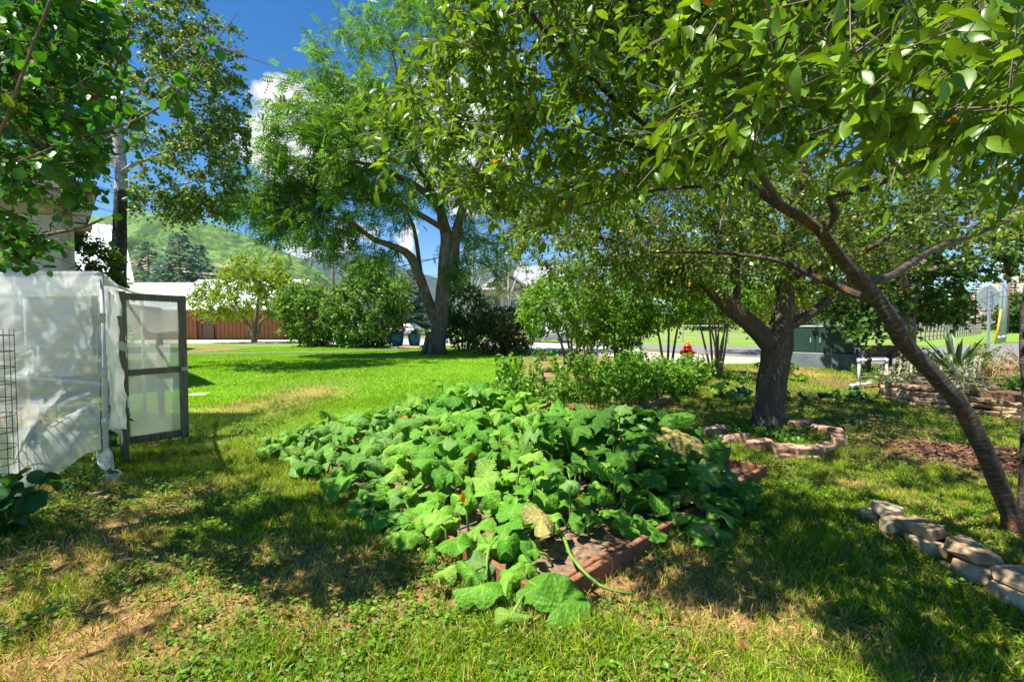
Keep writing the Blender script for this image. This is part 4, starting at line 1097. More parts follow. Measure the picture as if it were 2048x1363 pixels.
bush('thin_shrub', 'airy green shrub with thin stems right of the locust trunk', 'shrub', 925, 22, stemset(925, 707, 600, 40, 7, 22, 4, 2), [E(925, 610, 22, 45, 45, 1.4, 1.4), E(915, 655, 22, 35, 30, 1.2, .7)], 190, 6, .17, (.05, .12, .025), (.10, .18, .04), .55, c3=(.3, .16, .07), p3=.05)
bush('dark_shrub', 'dark bronze-leaved shrub beside the parked car', 'shrub', 1000, 19.5, stemset(1000, 715, 640, 40, 7, 19.5, 5, 2), [E(1005, 645, 19.5, 48, 30, 1.3, 1.2), E(985, 675, 19.5, 55, 28, 1.3, 1.2), E(1035, 670, 19.5, 35, 30, 1.2, .7)], 300, 7, .14, (.06, .10, .03), (.12, .17, .06), .5, c3=(.24, .13, .07), p3=.25)
for k, (px, D, els, n, lab, top, sp, ns) in enumerate((
    (1150, 12.5, [E(1130, 600, 12.5, 85, 60, 1.3, 2), E(1190, 560, 12.5, 80, 60, 1.3, 1.5), E(1080, 620, 12.3, 40, 45, .9, .8), E(1190, 650, 12.5, 75, 40, 1.1, 1)], 420, 'bright green multi-stemmed shrub behind the raspberry canes', 590, 75, 8),
    (1245, 13.2, [E(1250, 600, 13.2, 60, 60, 1.2, 1.5), E(1240, 655, 13.2, 55, 40, 1.0, 1)], 260, 'dense shrub with many upright stems above the raspberry fence', 590, 50, 9),
    (1335, 12.8, [E(1335, 600, 12.8, 60, 45, 1.1, 1.4), E(1310, 640, 12.8, 40, 20, .8, .4)], 170, 'three-stemmed shrub left of the red hydrant', 590, 30, 3),
    (1432, 11.2, [E(1430, 600, 11.2, 65, 38, 1.0, 1.4), E(1390, 570, 11.2, 60, 35, .9, .6), E(1480, 590, 11.2, 50, 30, .8, .5)], 190, 'vase-shaped shrub with bare stems right of the red hydrant', 610, 32, 8))):
    bush('garden_shrub', lab, 'shrub', px, D, stemset(px, 728 if k < 2 else (735 if k == 2 else 752), top, sp, ns, D, 7, 3), els, n, 7, .105, (.10, .25, .02), (.22, .42, .035), .38, tmpl=[quad_leaf(.6, .25)], singles=60, group='multi-stemmed shrubs along the road')
bush('yellow_green_tree', 'pale yellow-green tree behind the apple trunk', 'tree', 1640, 20, [[(1600, 722, 16), (1605, 640, 13), (1625, 560, 9), (1640, 480, 5)], [(1604, 640, 9), (1580, 590, 7), (1560, 520, 4)]], [E(1640, 540, 20, 110, 65, 2.6, 2), E(1600, 440, 20, 150, 90, 3, 2), E(1450, 480, 20, 100, 80, 2.5, 1.2), E(1540, 560, 20, 70, 60, 2, 1), E(1680, 610, 20, 60, 35, 1.6, .7), E(1500, 620, 20, 50, 30, 1.2, .5)], 760, 6, .18, (.17, .28, .02), (.36, .46, .04), .8)
bush('bush', 'green vine bush beside the stucco house corner', 'shrub', 178, 12.0, stemset(178, 760, 560, 25, 4, 12.0, 6, 3), [E(180, 520, 12, 34, 40, .8, 1), E(185, 590, 12, 40, 60, .9, 1.2), E(160, 490, 12, 18, 20, .5, .3)], 160, 7, .11, (.06, .14, .02), (.13, .22, .03), .35, c3=(.35, .24, .03), p3=.06)
for (px, D, lab, hh) in ((945, 40, 'slim white-trunked young aspen right of the locust trunk', 470), (1017, 38, 'slim white-trunked young aspen in front of the tan house', 490)):
    bush('young_aspen', lab, 'tree', px, D, [[(px, 684, 6), (px + 1, 620, 5), (px, 560, 4), (px + 3, hh, 2)], [(px, 600, 3), (px - 16, 570, 2.5), (px - 32, 530, 1.6)], [(px, 600, 3), (px + 14, 560, 2.5), (px + 30, 510, 1.6)]],
         [E(px, 540, D, 42, 48, 2, 1.5), E(px - 5, 600, D, 36, 30, 1.6, .3)], 60, 5, .22, (.08, .16, .04), (.18, .26, .08), .9, bark='aspen_bark', group='young aspens by the road')

# ---- conifers
def spruce(label, px, base_py, top_py, D, half, c1, c2, seed_z=.25, group='blue spruces', n_whorl=34, name='spruce_tree'):
    bx = P(px, 640, D)[0]; top = P(px, top_py, D)[2]
    b = np.array([bx, D, seed_z]); H = top - seed_z; W = half * D / FPX
    t = Thing(name, label, 'tree', b, group)
    t.part('trunk', tube([b, b + [0, 0, H * .5], b + [0, 0, H * .98]], [H * .02, H * .013, H * .002], 8), M['stem_brown'], True)
    pos, dr, sz, limbs_ = [], [], [], []
    for k in range(n_whorl):
        f = (k + .5) / n_whorl
        z = seed_z + H * (.06 + .93 * f); r = W * (1 - f) ** .85 + .12
        nb = int(6 + 8 * (1 - f))
        for q_ in range(nb):
            a = random.uniform(0, 6.283); rr = r * random.uniform(.75, 1.12)
            d = np.array([math.cos(a), math.sin(a), 0]); s = b * [1, 1, 0] + [0, 0, z]
            e = s + d * rr + [0, 0, -.22 * rr + .30 * rr * random.random()]
            limbs_.append(tube([s, (s + e) / 2 - [0, 0, .06 * rr], e], [.03 + .012 * rr, .02, .008], 4))
            for u in np.linspace(.3, 1.0, max(3, int(rr / (H * .03)))):
                for _ in range(2):
                    pos.append(s + (e - s) * u - [0, 0, .06 * rr * math.sin(u * 3.1)] + np.array([random.gauss(0, H * .006), random.gauss(0, H * .006), random.gauss(0, H * .006)]))
                    dr.append(d * .8 + np.array([-d[1], d[0], 0]) * random.uniform(-1, 1) + [0, 0, random.uniform(-.15, .45)])
                    sz.append(H * .055 * random.uniform(.7, 1.2))
    V, F = join(limbs_); t.part('branches', (V, F), M['stem_brown'], True, kind='stuff')
    pos, dr, sz = np.array(pos), unit(np.array(dr)), np.array(sz)
    tmpl = join([(quad_leaf(.34, .1)[0] @ np.array([[math.cos(a), math.sin(a), 0], [-math.sin(a), math.cos(a), 0], [0, 0, 1]]) * s_ + [o, 0, 0], quad_leaf()[1]) for a, s_, o in ((0, 1, 0), (.7, .6, .3), (-.7, .6, .3))])
    foliage(t, [(tmpl[0], tmpl[1][0])], pos, dr, rng.normal(0, .4, pos.shape) + [0, 0, 1], sz, jitter_cols(len(pos), c1, c2), M['needle'])
    return t
BL1, BL2 = (.11, .20, .20), (.28, .42, .42)
spruce('tall blue spruce nearest the aspen trunk behind the white roof', 300, 560, 482, 62, 80, BL1, BL2)
spruce('tallest blue spruce behind the white barn roof', 362, 560, 465, 60, 95, BL1, BL2)
spruce('small blue spruce right of the tallest behind the barn', 400, 570, 488, 66, 60, BL1, BL2)
spruce('blue spruce showing behind the tallest lilac bush', 772, 690, 500, 60, 85, BL1, BL2)
spruce('blue spruce half hidden by the locust fork', 822, 690, 535, 58, 55, BL1, BL2)
DG1, DG2 = (.02, .05, .018), (.06, .11, .03)
for (px, top, D, half, lab) in ((1690, 560, 95, 34, 'dark conifer beyond the pasture left of the maple trunk'), (1880, 556, 100, 40, 'dark conifer beyond the fence right of the maple trunk'), (1950, 566, 92, 36, 'dark conifer behind the stop sign'), (2020, 560, 75, 26, 'narrow conifer right of the steel poles')):
    spruce(lab, px, 660, top, D, half, DG1, DG2, group='conifers beyond the pasture', n_whorl=18, name='conifer_tree')
for (px, top, D, hw_, lab, c1, c2) in ((1420, 600, 90, 60, 'round tree beyond the pasture above the vase-shaped shrub', (.07, .17, .03), (.15, .28, .05)), (1560, 590, 88, 55, 'round tree beyond the pasture behind the apple trunk', (.05, .12, .03), (.10, .18, .04)), (1790, 580, 86, 50, 'round tree beyond the pasture left of the maple crown', (.04, .10, .025), (.09, .16, .04)), (1840, 590, 84, 46, 'round tree beyond the pasture below the maple crown', (.07, .15, .03), (.14, .24, .05)), (1250, 590, 98, 60, 'round tree beyond the pasture behind the upright shrub', (.06, .14, .03), (.12, .20, .05)), (2070, 590, 70, 40, 'round tree at the right edge beyond the road', (.05, .12, .03), (.12, .2, .05)), (585, 640, 120, 22, 'dark red-leaved tree right of the barn', (.07, .02, .03), (.13, .04, .05)), (1100, 600, 105, 50, 'round tree beyond the road right of the tan house', (.06, .14, .03), (.12, .2, .05))):
    bush('field_tree', lab, 'tree', px, D, [[(px, 662, 6), (px, 640, 5), (px + 2, top + 15, 3)]], [E(px, (top + 655) / 2, D, hw_, (655 - top) / 2, 5, 1)], 150, 6, .75, c1, c2, 2.2, group='trees beyond the pasture')
# ------------------------------------------------------------------ the vegetable bed and its squash plants
bo = on_ground(*bed_xy(1.5, 2.0))
bed = Thing('raised_bed', 'low brown board frame of the squash bed', 'garden bed', bo)
def bpt(u, v, z=0.0):
    x, y = bed_xy(u, v); return np.array([x, y, z])
for (a, b, zt) in ((bpt(-.03, -.03), bpt(BED_LU, -.03), .115), (bpt(BED_LU, -.03), bpt(BED_LU, 1.8), .10), (bpt(BED_LU, 1.82), bpt(BED_LU, BED_LV), .10), (bpt(-.03, -.01), bpt(-.03, 2.1), .095), (bpt(-.03, 2.12), bpt(-.03, BED_LV), .09), (bpt(0, BED_LV), bpt(BED_LU, BED_LV), .09)):
    up = np.array([0, 0, zt / 2 - .02])
    bed.part('board', MB().bar(a + up, b + up, .042, zt + .04, bev=.006).get(), M['bed_wood'])
bed.part('board', MB().bar(bpt(.05, .06, .045), bpt(BED_LU - .5, .06, .045), .04, .07, bev=.006).get(), M['bed_wood'], label='thin inner edging strip along the front board')
us, vs_ = np.linspace(0, BED_LU - .02, 90), np.linspace(0, BED_LV - .02, 110)
UU, VV = np.meshgrid(us, vs_); bx_, by_ = bed_xy(UU, VV)
bz_ = .012 + .06 * (fbm(bx_ * 3.2, by_ * 3.2, 5) - .35) + .045 * (fbm(bx_ * 15, by_ * 15, 3) - .5)
ii = np.arange(len(vs_) - 1)[:, None] * len(us); jj = np.arange(len(us) - 1)[None]
bed.part('soil', (np.stack([bx_, by_, bz_ + .012], -1).reshape(-1, 3), np.stack([ii + jj, ii + jj + 1, ii + len(us) + jj + 1, ii + len(us) + jj], -1).reshape(-1, 4)), M['soil'], True)
for k, v in enumerate((.42, .95)):
    bed.part('drip_line', MB().tube([bpt(.1, v, .075), bpt(1.0, v + .03, .07), bpt(2.0, v - .02, .075), bpt(3.05, v, .08)], .009, 6).get(), M['black_pipe'], True)

def squash_shape(droop, pleat, lobes, ser, nt=61, nr=4, seed=0):
    """palmate leaf; the blade hangs from its middle, creased along the veins, no two alike"""
    r_ = np.random.default_rng(seed); ph = r_.uniform(0, 6.28, 8); sk = r_.uniform(.8, 1.2)
    V, C = [(0, 0, 0)], [(1.5, 1.3, 1.3)]
    fold = r_.uniform(-.5, .5)
    for k in range(1, nr + 1):
        for a in np.linspace(-math.pi, math.pi, nt):
            rr = 1 + lobes * math.cos(5 * a) + ser * math.cos(19 * a + ph[0]) + .09 * math.sin(2 * a + ph[1]) + .06 * math.sin(3 * a + ph[6])
            if abs(a) > 2.6: rr *= 1 - .62 * (abs(a) - 2.6) / .54
            rho = rr * k / nr
            kk = max(droop * (1 + .55 * math.sin(2 * a + ph[1]) + .40 * math.sin(3 * a + ph[2]) + .2 * math.cos(5 * a + ph[3])), -.25)
            if abs(kk) < .05: kk = .05
            h, d = math.sin(kk * rho) / kk, -(1 - math.cos(kk * rho)) / kk
            d += pleat * rho * rho * math.cos(10 * a) + .05 * math.sin(6 * a + ph[0]) * rho * rho + .05 * math.sin(4 * a + ph[4]) * rho
            x, y = h * math.cos(a) * sk, h * math.sin(a) / sk
            d += fold * .35 * abs(y)
            V.append((x, y, d))
            vein = max(0, math.cos(5 * a)) ** 26
            C.append((1 + .8 * vein, 1 + .42 * vein, 1 + .6 * vein) if k < nr else (.95, .97, .95))
    F = []
    for j in range(nt - 1):
        F.append((0, 1 + j, 2 + j))
        for k in range(nr - 1):
            a = 1 + k * nt + j
            F.append((a, a + nt, a + nt + 1, a + 1))
    return np.array(V), F, np.array(C)
SQ = [squash_shape(dr, pl, .045, .022, seed=k) for k, (dr, pl) in enumerate(((.3, .03), (.6, .04), (.9, .05), (1.2, .06), (1.5, .05), (.7, .02), (1.0, .04), (1.35, .05), (.5, .03), (1.1, .03), (1.7, .04), (.8, .05)))]
ZU = [squash_shape(dr, pl, .17, .055, seed=20 + k) for k, (dr, pl) in enumerate(((.35, .06), (.6, .08), (.8, .06), (.5, .04)))]
def meshes_of(L, name='leaf'):
    return [make_mesh(name, v, f, M['squash_leaf'], True, c) for v, f, c in L]
SQM, ZUM = meshes_of(SQ), meshes_of(ZU)
def squash_plant(label, root, spots, hgt, size, c1, c2, meshes, tilt=.35, name='squash_plant', vines=(), flowers=(), group=None):
    t = Thing(name, label, 'squash plant', np.array([root[0], root[1], float(gz(*root[:2]))]), group)
    st = MB()
    for (x, y, h) in spots:
        s = size * random.choice((.6, .8, .95, 1.0, 1.1, 1.25)) * random.uniform(.9, 1.1)
        z = float(gz(x, y)) + max(.05, h * random.uniform(.6, 1.35))
        a = random.uniform(0, 6.283)
        # petiole leaves a vine near the ground
        bx, by = x + random.uniform(-.13, .13), y + random.uniform(-.13, .13)
        b = np.array([bx * .85 + root[0] * .15, by * .85 + root[1] * .15, float(gz(bx, by)) + .03])
        tp = np.array([x, y, z])
        st.tube(np.array([b, b * .5 + tp * .5 + [random.uniform(-.03, .03), random.uniform(-.03, .03), .04], tp - [0, 0, .002]]), [.0085, .0075, .006], 6)
        o = bpy.data.objects.new('leaf', random.choice(meshes)); COL.objects.link(o); o.parent = t.o
        out = unit(np.array([x - root[0], y - root[1], 0]) + 1e-4)
        nrm = Vector(unit(np.array([0, 0, 1.0]) + out * random.uniform(-.1, .45) + np.array([random.gauss(0, tilt), random.gauss(0, tilt) - .12, 0])))
        Rm = nrm.to_track_quat('Z', 'Y').to_matrix() @ Matrix.Rotation(a, 3, 'Z')
        Mx = (Rm * s).to_4x4() if False else Rm.to_4x4() @ Matrix.Scale(s, 4)
        Mx.translation = Vector(tp - t.loc); o.matrix_basis = Mx
        q = random.random(); cc = np.array(c1) * (1 - q) + np.array(c2) * q
        if random.random() < .12: cc = np.array([.20, .37, .05])
        elif random.random() < .10: cc = np.array([.15, .31, .075])
        if random.random() < .012: cc = np.array([.34, .30, .10])
        o.color = (*np.clip(cc * random.uniform(.85, 1.18), 0, 1), 1)
    for v in vines:
        v = np.array(v); p, r = smooth_path(v, np.linspace(.013, .008, len(v)), .06); st.tube(p, r, 7)
    t.part('stems', st.get(), M['stem_green'], True, kind='stuff')
    for f in flowers:
        o = bpy.data.objects.new('flower', FLOWER); COL.objects.link(o); o.parent = t.o
        Mx = Vector((random.gauss(0, .5), -.5 + random.gauss(0, .4), .8)).to_track_quat('Z', 'Y').to_matrix().to_4x4() @ Matrix.Scale(random.uniform(.045, .06), 4)
        Mx.translation = Vector(np.array(f) - t.loc); o.matrix_basis = Mx
        o.color = (.75, random.uniform(.28, .42), .015, 1)
    return t
fv, ff = [(0, 0, 0)], []
for k in range(10):
    a = math.pi * 2 * k / 10; r = .4
    fv += [(math.cos(a) * r * .6, math.sin(a) * r * .6, .7), (math.cos(a) * (1.1 if k % 2 == 0 else .6), math.sin(a) * (1.1 if k % 2 == 0 else .6), 1.25)]
for k in range(10):
    a, b = 1 + 2 * k, 1 + 2 * ((k + 1) % 10)
    ff += [(0, b, a), (a, b, b + 1, a + 1)]
FLOWER = make_mesh('flower', fv, ff, M['petal_orange'], True)

# leaves spread over the bed, then handed to the nearest root
roots = {'front': (.75, .75), 'middle': (1.0, 2.0), 'left': (.55, 3.35), 'back': (2.25, 3.95), 'centre': (2.0, 2.5), 'right': (2.0, .9)}
spots = {k: [] for k in roots}
tries, allp = 0, []
while len(allp) < 800 and tries < 60000:
    tries += 1
    u, v = random.uniform(-.30, BED_LU + .22), random.uniform(-.28, BED_LV + .22)
    if u > 2.55 and v < 1.2 and (u - 2.0) ** 2 + (v - .9) ** 2 > .8: continue
    if .1 < u < .85 and v < .27: continue
    if u > 2.4 and v < .8: continue
    if u < .1 and v < -.05 and u + v < -.25: continue
    if v < -.1 and not (u < .2 or 1.2 < u < 2.2): continue
    if u < -.08 and random.random() < .2: continue
    if u > 2.75 and v > 1.3 and v < 2.2 and random.random() < .8: continue
    near_n = sum(1 for (a, b) in allp if (a - u) ** 2 + (b - v) ** 2 < .108 ** 2)
    if near_n >= 1 and random.random() < .93: continue
    allp.append((u, v))
    key = min(roots, key=lambda k: (roots[k][0] - u) ** 2 + (roots[k][1] - v) ** 2)
    d = math.hypot(roots[key][0] - u, roots[key][1] - v)
    edge = min(u + .25, v + .3, BED_LU + .25 - u, BED_LV + .25 - v)
    h = {'front': .30, 'middle': .34, 'left': .36, 'back': .50, 'centre': .38, 'right': .48}[key]
    h = h * (.45 + .55 * min(1, edge / .55)) * (1.1 - .25 * min(1, d))
    x, y = bed_xy(u, v); spots[key].append((x, y, h * random.choice((1, 1, 1, .65))))
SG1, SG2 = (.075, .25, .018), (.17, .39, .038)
def vine(*uv):
    return [bpt(u, v, z) for u, v, z in uv]
squash_plant('squash plant trailing over the front corner of the bed', bed_xy(*roots['front']), spots['front'], .3, .108, SG1, SG2, SQM,
             vines=[vine((.75, .75, .05), (.5, .35, .12), (.25, .05, .16), (.24, -.15, .09), (.36, -.28, .05)), vine((.8, .7, .05), (.1, .55, .15), (-.2, .3, .06)), vine((.6, .6, .08), (.25, .5, .14), (.02, .35, .2))], flowers=[bpt(.95, .62, .16), bpt(.2, 1.1, .2)])
squash_plant('squash plant with drooping leaves in the middle of the bed', bed_xy(*roots['middle']), spots['middle'], .3, .115, SG1, SG2, SQM, vines=[vine((1, 2, .05), (.5, 1.8, .1), (0, 1.6, .1)), vine((1, 2, .05), (1.3, 1.4, .12), (1.3, .9, .1))], flowers=[bpt(.7, 1.6, .3), bpt(1.4, 1.9, .3)])
squash_plant('wilting squash plant at the left end of the bed', bed_xy(*roots['left']), spots['left'], .3, .122, (.085, .25, .03), (.18, .37, .06), SQM, vines=[vine((.55, 3.3, .05), (.2, 2.6, .1), (-.1, 2.3, .06))], flowers=[bpt(.8, 3.0, .25), bpt(1.1, 3.5, .3)])
squash_plant('upright squash clump with scalloped leaves at the back of the bed', bed_xy(*roots['back']), spots['back'], .3, .135, (.07, .26, .018), (.15, .38, .035), ZUM + SQM[:2], tilt=.45)
squash_plant('squash plant in the back middle of the bed by the raspberries', bed_xy(*roots['centre']), spots['centre'], .3, .126, SG1, SG2, SQM, flowers=[bpt(1.9, 2.2, .32)])
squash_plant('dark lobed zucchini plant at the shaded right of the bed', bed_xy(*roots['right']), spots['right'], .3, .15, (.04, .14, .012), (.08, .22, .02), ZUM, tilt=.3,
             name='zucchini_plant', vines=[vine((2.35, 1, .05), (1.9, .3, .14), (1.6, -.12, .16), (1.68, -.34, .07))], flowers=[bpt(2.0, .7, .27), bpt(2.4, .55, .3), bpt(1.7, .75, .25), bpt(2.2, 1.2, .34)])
for (px, py, n, lab) in ((1470, 792, 12, 'small squash plant with yellowed leaf behind the apple tree'), (1690, 812, 11, 'flat squash plant on the shaded ground right of the apple trunk')):
    g0 = G(px, py)
    squash_plant(lab, g0[:2], [(g0[0] + random.gauss(0, .34), g0[1] + random.gauss(0, .24), random.uniform(.1, .26)) for _ in range(n)], .2, .15, (.03, .13, .05), (.07, .2, .08), SQM, name='squash_seedling', flowers=[G(1432, 790) + [0, 0, .2]] if n == 12 else ())

# ------------------------------------------------------------------ raspberry patch with its wire fence
rline = [(-.25, 7.6), (1.75, 7.75), (2.9, 8.7), (4.2, 10.2)]
def along(pl, t):
    pl = np.array(pl, float); s = np.cumsum(np.r_[0, np.linalg.norm(np.diff(pl, axis=0), axis=1)]); q_ = t * s[-1]
    return np.array([np.interp(q_, s, pl[:, 0]), np.interp(q_, s, pl[:, 1])])
RC1, RC2 = (.10, .27, .02), (.22, .44, .04)
for k, (t0, t1, lab) in enumerate(((0, .27, 'sunlit raspberry canes at the left end of the wire fence'), (.25, .52, 'raspberry canes in the middle behind the wire fence'), (.5, .76, 'shaded raspberry canes behind the wire fence, right of the middle'), (.74, 1.0, 'raspberry canes at the far right end of the wire fence'))):
    b2 = along(rline, (t0 + t1) / 2) + [.0, .55]
    t = Thing('raspberry_bush', lab, 'raspberry', on_ground(*b2), 'raspberry canes')
    st, cc, oo = MB(), [], []
    for c in range(36):
        p = along(rline, random.uniform(t0, t1)) + [random.uniform(-.15, .25), random.uniform(-.12, 1.2)]
        z0 = float(gz(*p)); h = random.uniform(.4, .95) * (1 - .3 * (k > 1)); lean = np.array([random.gauss(0, .15), random.gauss(-.05, .15), 0])
        top = np.array([p[0], p[1], z0 + h]) + lean
        st.tube(np.array([[p[0], p[1], z0 - .02], [p[0] + lean[0] * .3, p[1] + lean[1] * .3, z0 + h * .5], top]), [.008, .006, .004], 5)
        for f in np.linspace(.35, 1.0, 6):
            cc.append(np.array([p[0], p[1], z0 + h * f]) + lean * f); oo.append(np.array([p[0], p[1], z0 + h * f - .15]))
    t.part('canes', st.get(), M['stem_green'], True)
    pos, ld, nn, sz, tw = leaves_at(np.array(cc), np.array(oo), 3, 5, .20, .085, .45, .0, 1.2, .6)
    ok = pos[:, 2] > gz(pos[:, 0], pos[:, 1]) + .03
    pos, ld, nn, sz = pos[ok], ld[ok], nn[ok], sz[ok]
    foliage(t, [leaf_shape(.62, 2, .3, .25), leaf_shape(.66, 2, .12, .35)], pos, ld, nn, sz, jitter_cols(len(pos), RC1, RC2, (.38, .36, .06), .03), M['leaf'], M['leaf_one'], 110, 9, crown='foliage')
wf = Thing('wire_fence', 'galvanised wire mesh fence in front of the raspberry canes', 'fence', on_ground(*along(rline, .5)))
hs = (.05, .16, .27, .38, .50, .60)
nv_ = 44
for k in range(nv_ + 1):
    p = along(rline, k / nv_); z0 = float(gz(*p))
    wf.part('wire', MB().tube([(p[0], p[1], z0), (p[0], p[1] + .006, z0 + .61)], .0024, 4, False).get(), M['wire'], True)
for h in hs:
    pts = [along(rline, t) for t in np.linspace(0, 1, 23)]
    wf.part('wire', MB().tube([(p[0], p[1] - .005, float(gz(*p)) + h + .012 * math.sin(5 * q_)) for q_, p in enumerate(pts)], .0024, 4, False).get(), M['wire'], True)
for t_ in (0.0, .5, 1.0):
    p = along(rline, t_); wf.part('post', MB().tube([(p[0], p[1] + .03, float(gz(*p)) - .1), (p[0], p[1] + .03, float(gz(*p)) + .68)], .012, 6).get(), M['rust_wire'], True)
a_, b_ = G(1252, 826), G(1345, 800)
lg = Thing('edging_timber', 'weathered timber edging at the foot of the raspberry fence', 'timber', a_)
lg.part('timber', MB().bar(a_ + [0, 0, .05], b_ + [0, 0, .05], .12, .11, bev=.02).get(), M['timber'])

# ------------------------------------------------------------------ greenhouse of polythene over pipes, with its open gate
gh0 = np.array([-3.78, 4.2, 0.0]); hinge = np.array([-4.74, 5.46, 0.0]); HT = 1.97
gh = Thing('greenhouse', 'polythene greenhouse on white pipes with loose torn skirt', 'greenhouse', (-5.5, 5.2, 0))
pipe = lambda pts, r=.017: MB().tube(pts, r, 10).get()
corners = [gh0, np.array([-7.9, 4.2, 0]), np.array([-7.9, 7.4, 0]), np.array([-5.6, 6.9, 0])]
for c in corners + [hinge + [-.06, -.07, 0]]:
    gh.part('pole', pipe([c + [0, 0, -.05], c + [0, 0, HT - .02]], .022), M['pvc'], True)
ring = [gh0, corners[1], corners[2], corners[3], hinge, gh0]
for a, b in zip(ring[:-1], ring[1:]):
    gh.part('rail', pipe([a + [0, 0, HT], (a + b) / 2 + [0, 0, HT - .01], b + [0, 0, HT]]), M['pvc'], True)
for z in (.75, 1.3):
    gh.part('rail', pipe([gh0 + [0, .01, z], corners[1] + [0, .01, z]], .013), M['pvc'], True)
gh.part('rail', pipe([gh0 + [-.02, .03, .95], corners[1] + [.5, .03, 1.25]], .012), M['pvc'], True, label='slanting brace pipe inside the front sheet')
gh.part('door_post', MB().box(hinge + [-.10, -.02, .95], (.09, .05, 1.9), rz=.7, bev=.005).get(), M['grey_wood'])
gh.part('door_post', MB().box(np.array([-4.25, 4.95, .8]), (.07, .09, 1.6), rz=.7, bev=.005).get(), M['grey_wood'])
def cloth(nx_, nz_, f):
    V = np.array([f(i_ / (nx_ - 1), j_ / (nz_ - 1)) for j_ in range(nz_) for i_ in range(nx_)])
    return V, gridf(nx_, nz_)
def gridf(nx_, nz_):
    i_ = np.arange(nz_ - 1)[:, None] * nx_; j_ = np.arange(nx_ - 1)[None]
    return np.stack([i_ + j_, i_ + j_ + 1, i_ + nx_ + j_ + 1, i_ + nx_ + j_], -1).reshape(-1, 4)
def front(nx_, nz_):
    # u 0 at the right pole .. 1 at the left; w 0 at the top .. 1 at the hem
    u, w = np.meshgrid(np.linspace(0, 1, nx_) ** 1.25, np.linspace(0, 1, nz_))
    x = gh0[0] - u * 4.1
    hem = np.interp(u, [0, .01, .02, .055, .088, .10, .115, .14, .25, 1], [.36, .34, .33, .16, .04, .01, .05, .04, .03, .03])
    z = HT + .01 - w * (HT - hem) - .012 * np.abs(np.sin(math.pi * u * 6)) * (1 - w)
    d = 0
    for (cx, cz, n_, amp) in ((-.02, 1.55, 34, .010), (-.02, 1.0, 30, .009), (.34, 2.05, 26, .010)):
        dx = (u - cx) * 4.1; ang = np.arctan2(z - cz, np.abs(dx) + .12); rr = np.hypot(z - cz, dx)
        wt = np.exp(-rr * 1.1) * np.minimum(1, rr * 3)
        d = d + amp * 2.2 * wt * np.sin(ang * n_ * .6 + 5 * fbm(u * 6 + cx, z * 2, 3))
    d = d + .055 * (fbm(u * 6 + 3, z * 1.6, 4) - .5) + .022 * (fbm(u * 30 + z * 9, z * 5 - u * 20, 4) - .5)
    sag = fbm(u * 5, z * 7 - u * 9 + 4, 3); d = d + .03 * np.abs(sag - .5)
    k = np.minimum(1, w * 6 + .15) * np.minimum(1, u * 25 + .2)
    y = gh0[1] - .03 - (d + .05 * np.sin(math.pi * w)) * k - (.08 + .30 * np.exp(-((u - .10) / .05) ** 2)) * sstep(.55, 1.0, w) * k
    return np.stack([x, y, z], -1).reshape(-1, 3), gridf(nx_, nz_)
gh.part('front_sheet', front(150, 90), M['plastic'], True)
def over(nx_, nz_):
    u, w = np.meshgrid(np.linspace(0, 1, nx_) ** 1.25, np.linspace(0, 1, nz_)); x = gh0[0] + .01 - u * 4.1
    hem = 1.02 + .12 * (fbm(u * 7, u * 0 + 2, 3) - .5) + .25 * u; z = HT + .02 - w * (HT - hem)
    d = .06 * (fbm(u * 7 + 9, z * 3 + u * 5, 4) - .5) + .05 * np.abs(fbm(u * 16 - z * 5, z * 6 + u * 12, 3) - .5) + .02 * np.sin(u * 60 + 9 * z + 6 * fbm(u * 5, z * 3)) * w
    return np.stack([x, gh0[1] - .075 - d * np.minimum(1, w * 5) - .05 * np.sin(math.pi * w), z], -1).reshape(-1, 3), gridf(nx_, nz_)
gh.part('overlap_sheet', over(140, 50), M['plastic'], True)
def side(u, w):
    p = gh0 * (1 - u) + hinge * u
    z = HT + .01 - w * (HT - (.36 + .2 * u + .08 * math.sin(9 * u)))
    d = .05 * math.sin(16 * u + 2 * z) * min(1, w * 3) + .10 * (fbm(u * 5, z * 4) - .5) * min(1, w * 4)
    return (p[0] + .79 * d + .03 + .05 * w, p[1] + .61 * d, z)
gh.part('side_sheet', cloth(40, 40, side), M['plastic'], True)
def top(u, w):
    x = gh0[0] + .02 - u * 4.15; y = 4.16 + w * 3.1
    if u < .3: x -= (1 - u / .3) * w * 2.7
    return (x, y, HT + .022 + .035 * (fbm(u * 8, w * 8) - .5) - .03 * math.sin(math.pi * w) * math.sin(math.pi * ((u * 3) % 1)))
gh.part('roof_sheet', cloth(50, 30, top), M['plastic'], True)
def flap(u, w):
    a = gh0 + np.array([.02, -.02, .36]); 
    return (a[0] + .03 + w * .13 + .03 * math.sin(6 * w + 5 * u), a[1] - .04 - u * .12 + .03 * math.sin(9 * u), a[2] - .02 + u * .05 - w * .22 * (1 + .3 * u) + .03 * math.sin(8 * u))
gh.part('torn_flap', cloth(10, 12, flap), M['plastic'], True)
for (z, dx) in ((1.2, .02),):
    def tie(u, w): return (gh0[0] + .02 + .17 * u, gh0[1] + .1 + .05 * u + .02 * math.sin(5 * u), 1.32 + .05 * u - .07 * w + .02 * math.sin(9 * u + w))
    gh.part('loose_strip', cloth(10, 4, tie), M['plastic'], True)
# clips on the front pole
for z in (.55, 1.02, 1.52):
    gh.part('clip', MB().lathe([(.028, 0), (.028, .09)], gh0 + [0, 0, z], 10).get(), M['pvc'], True)

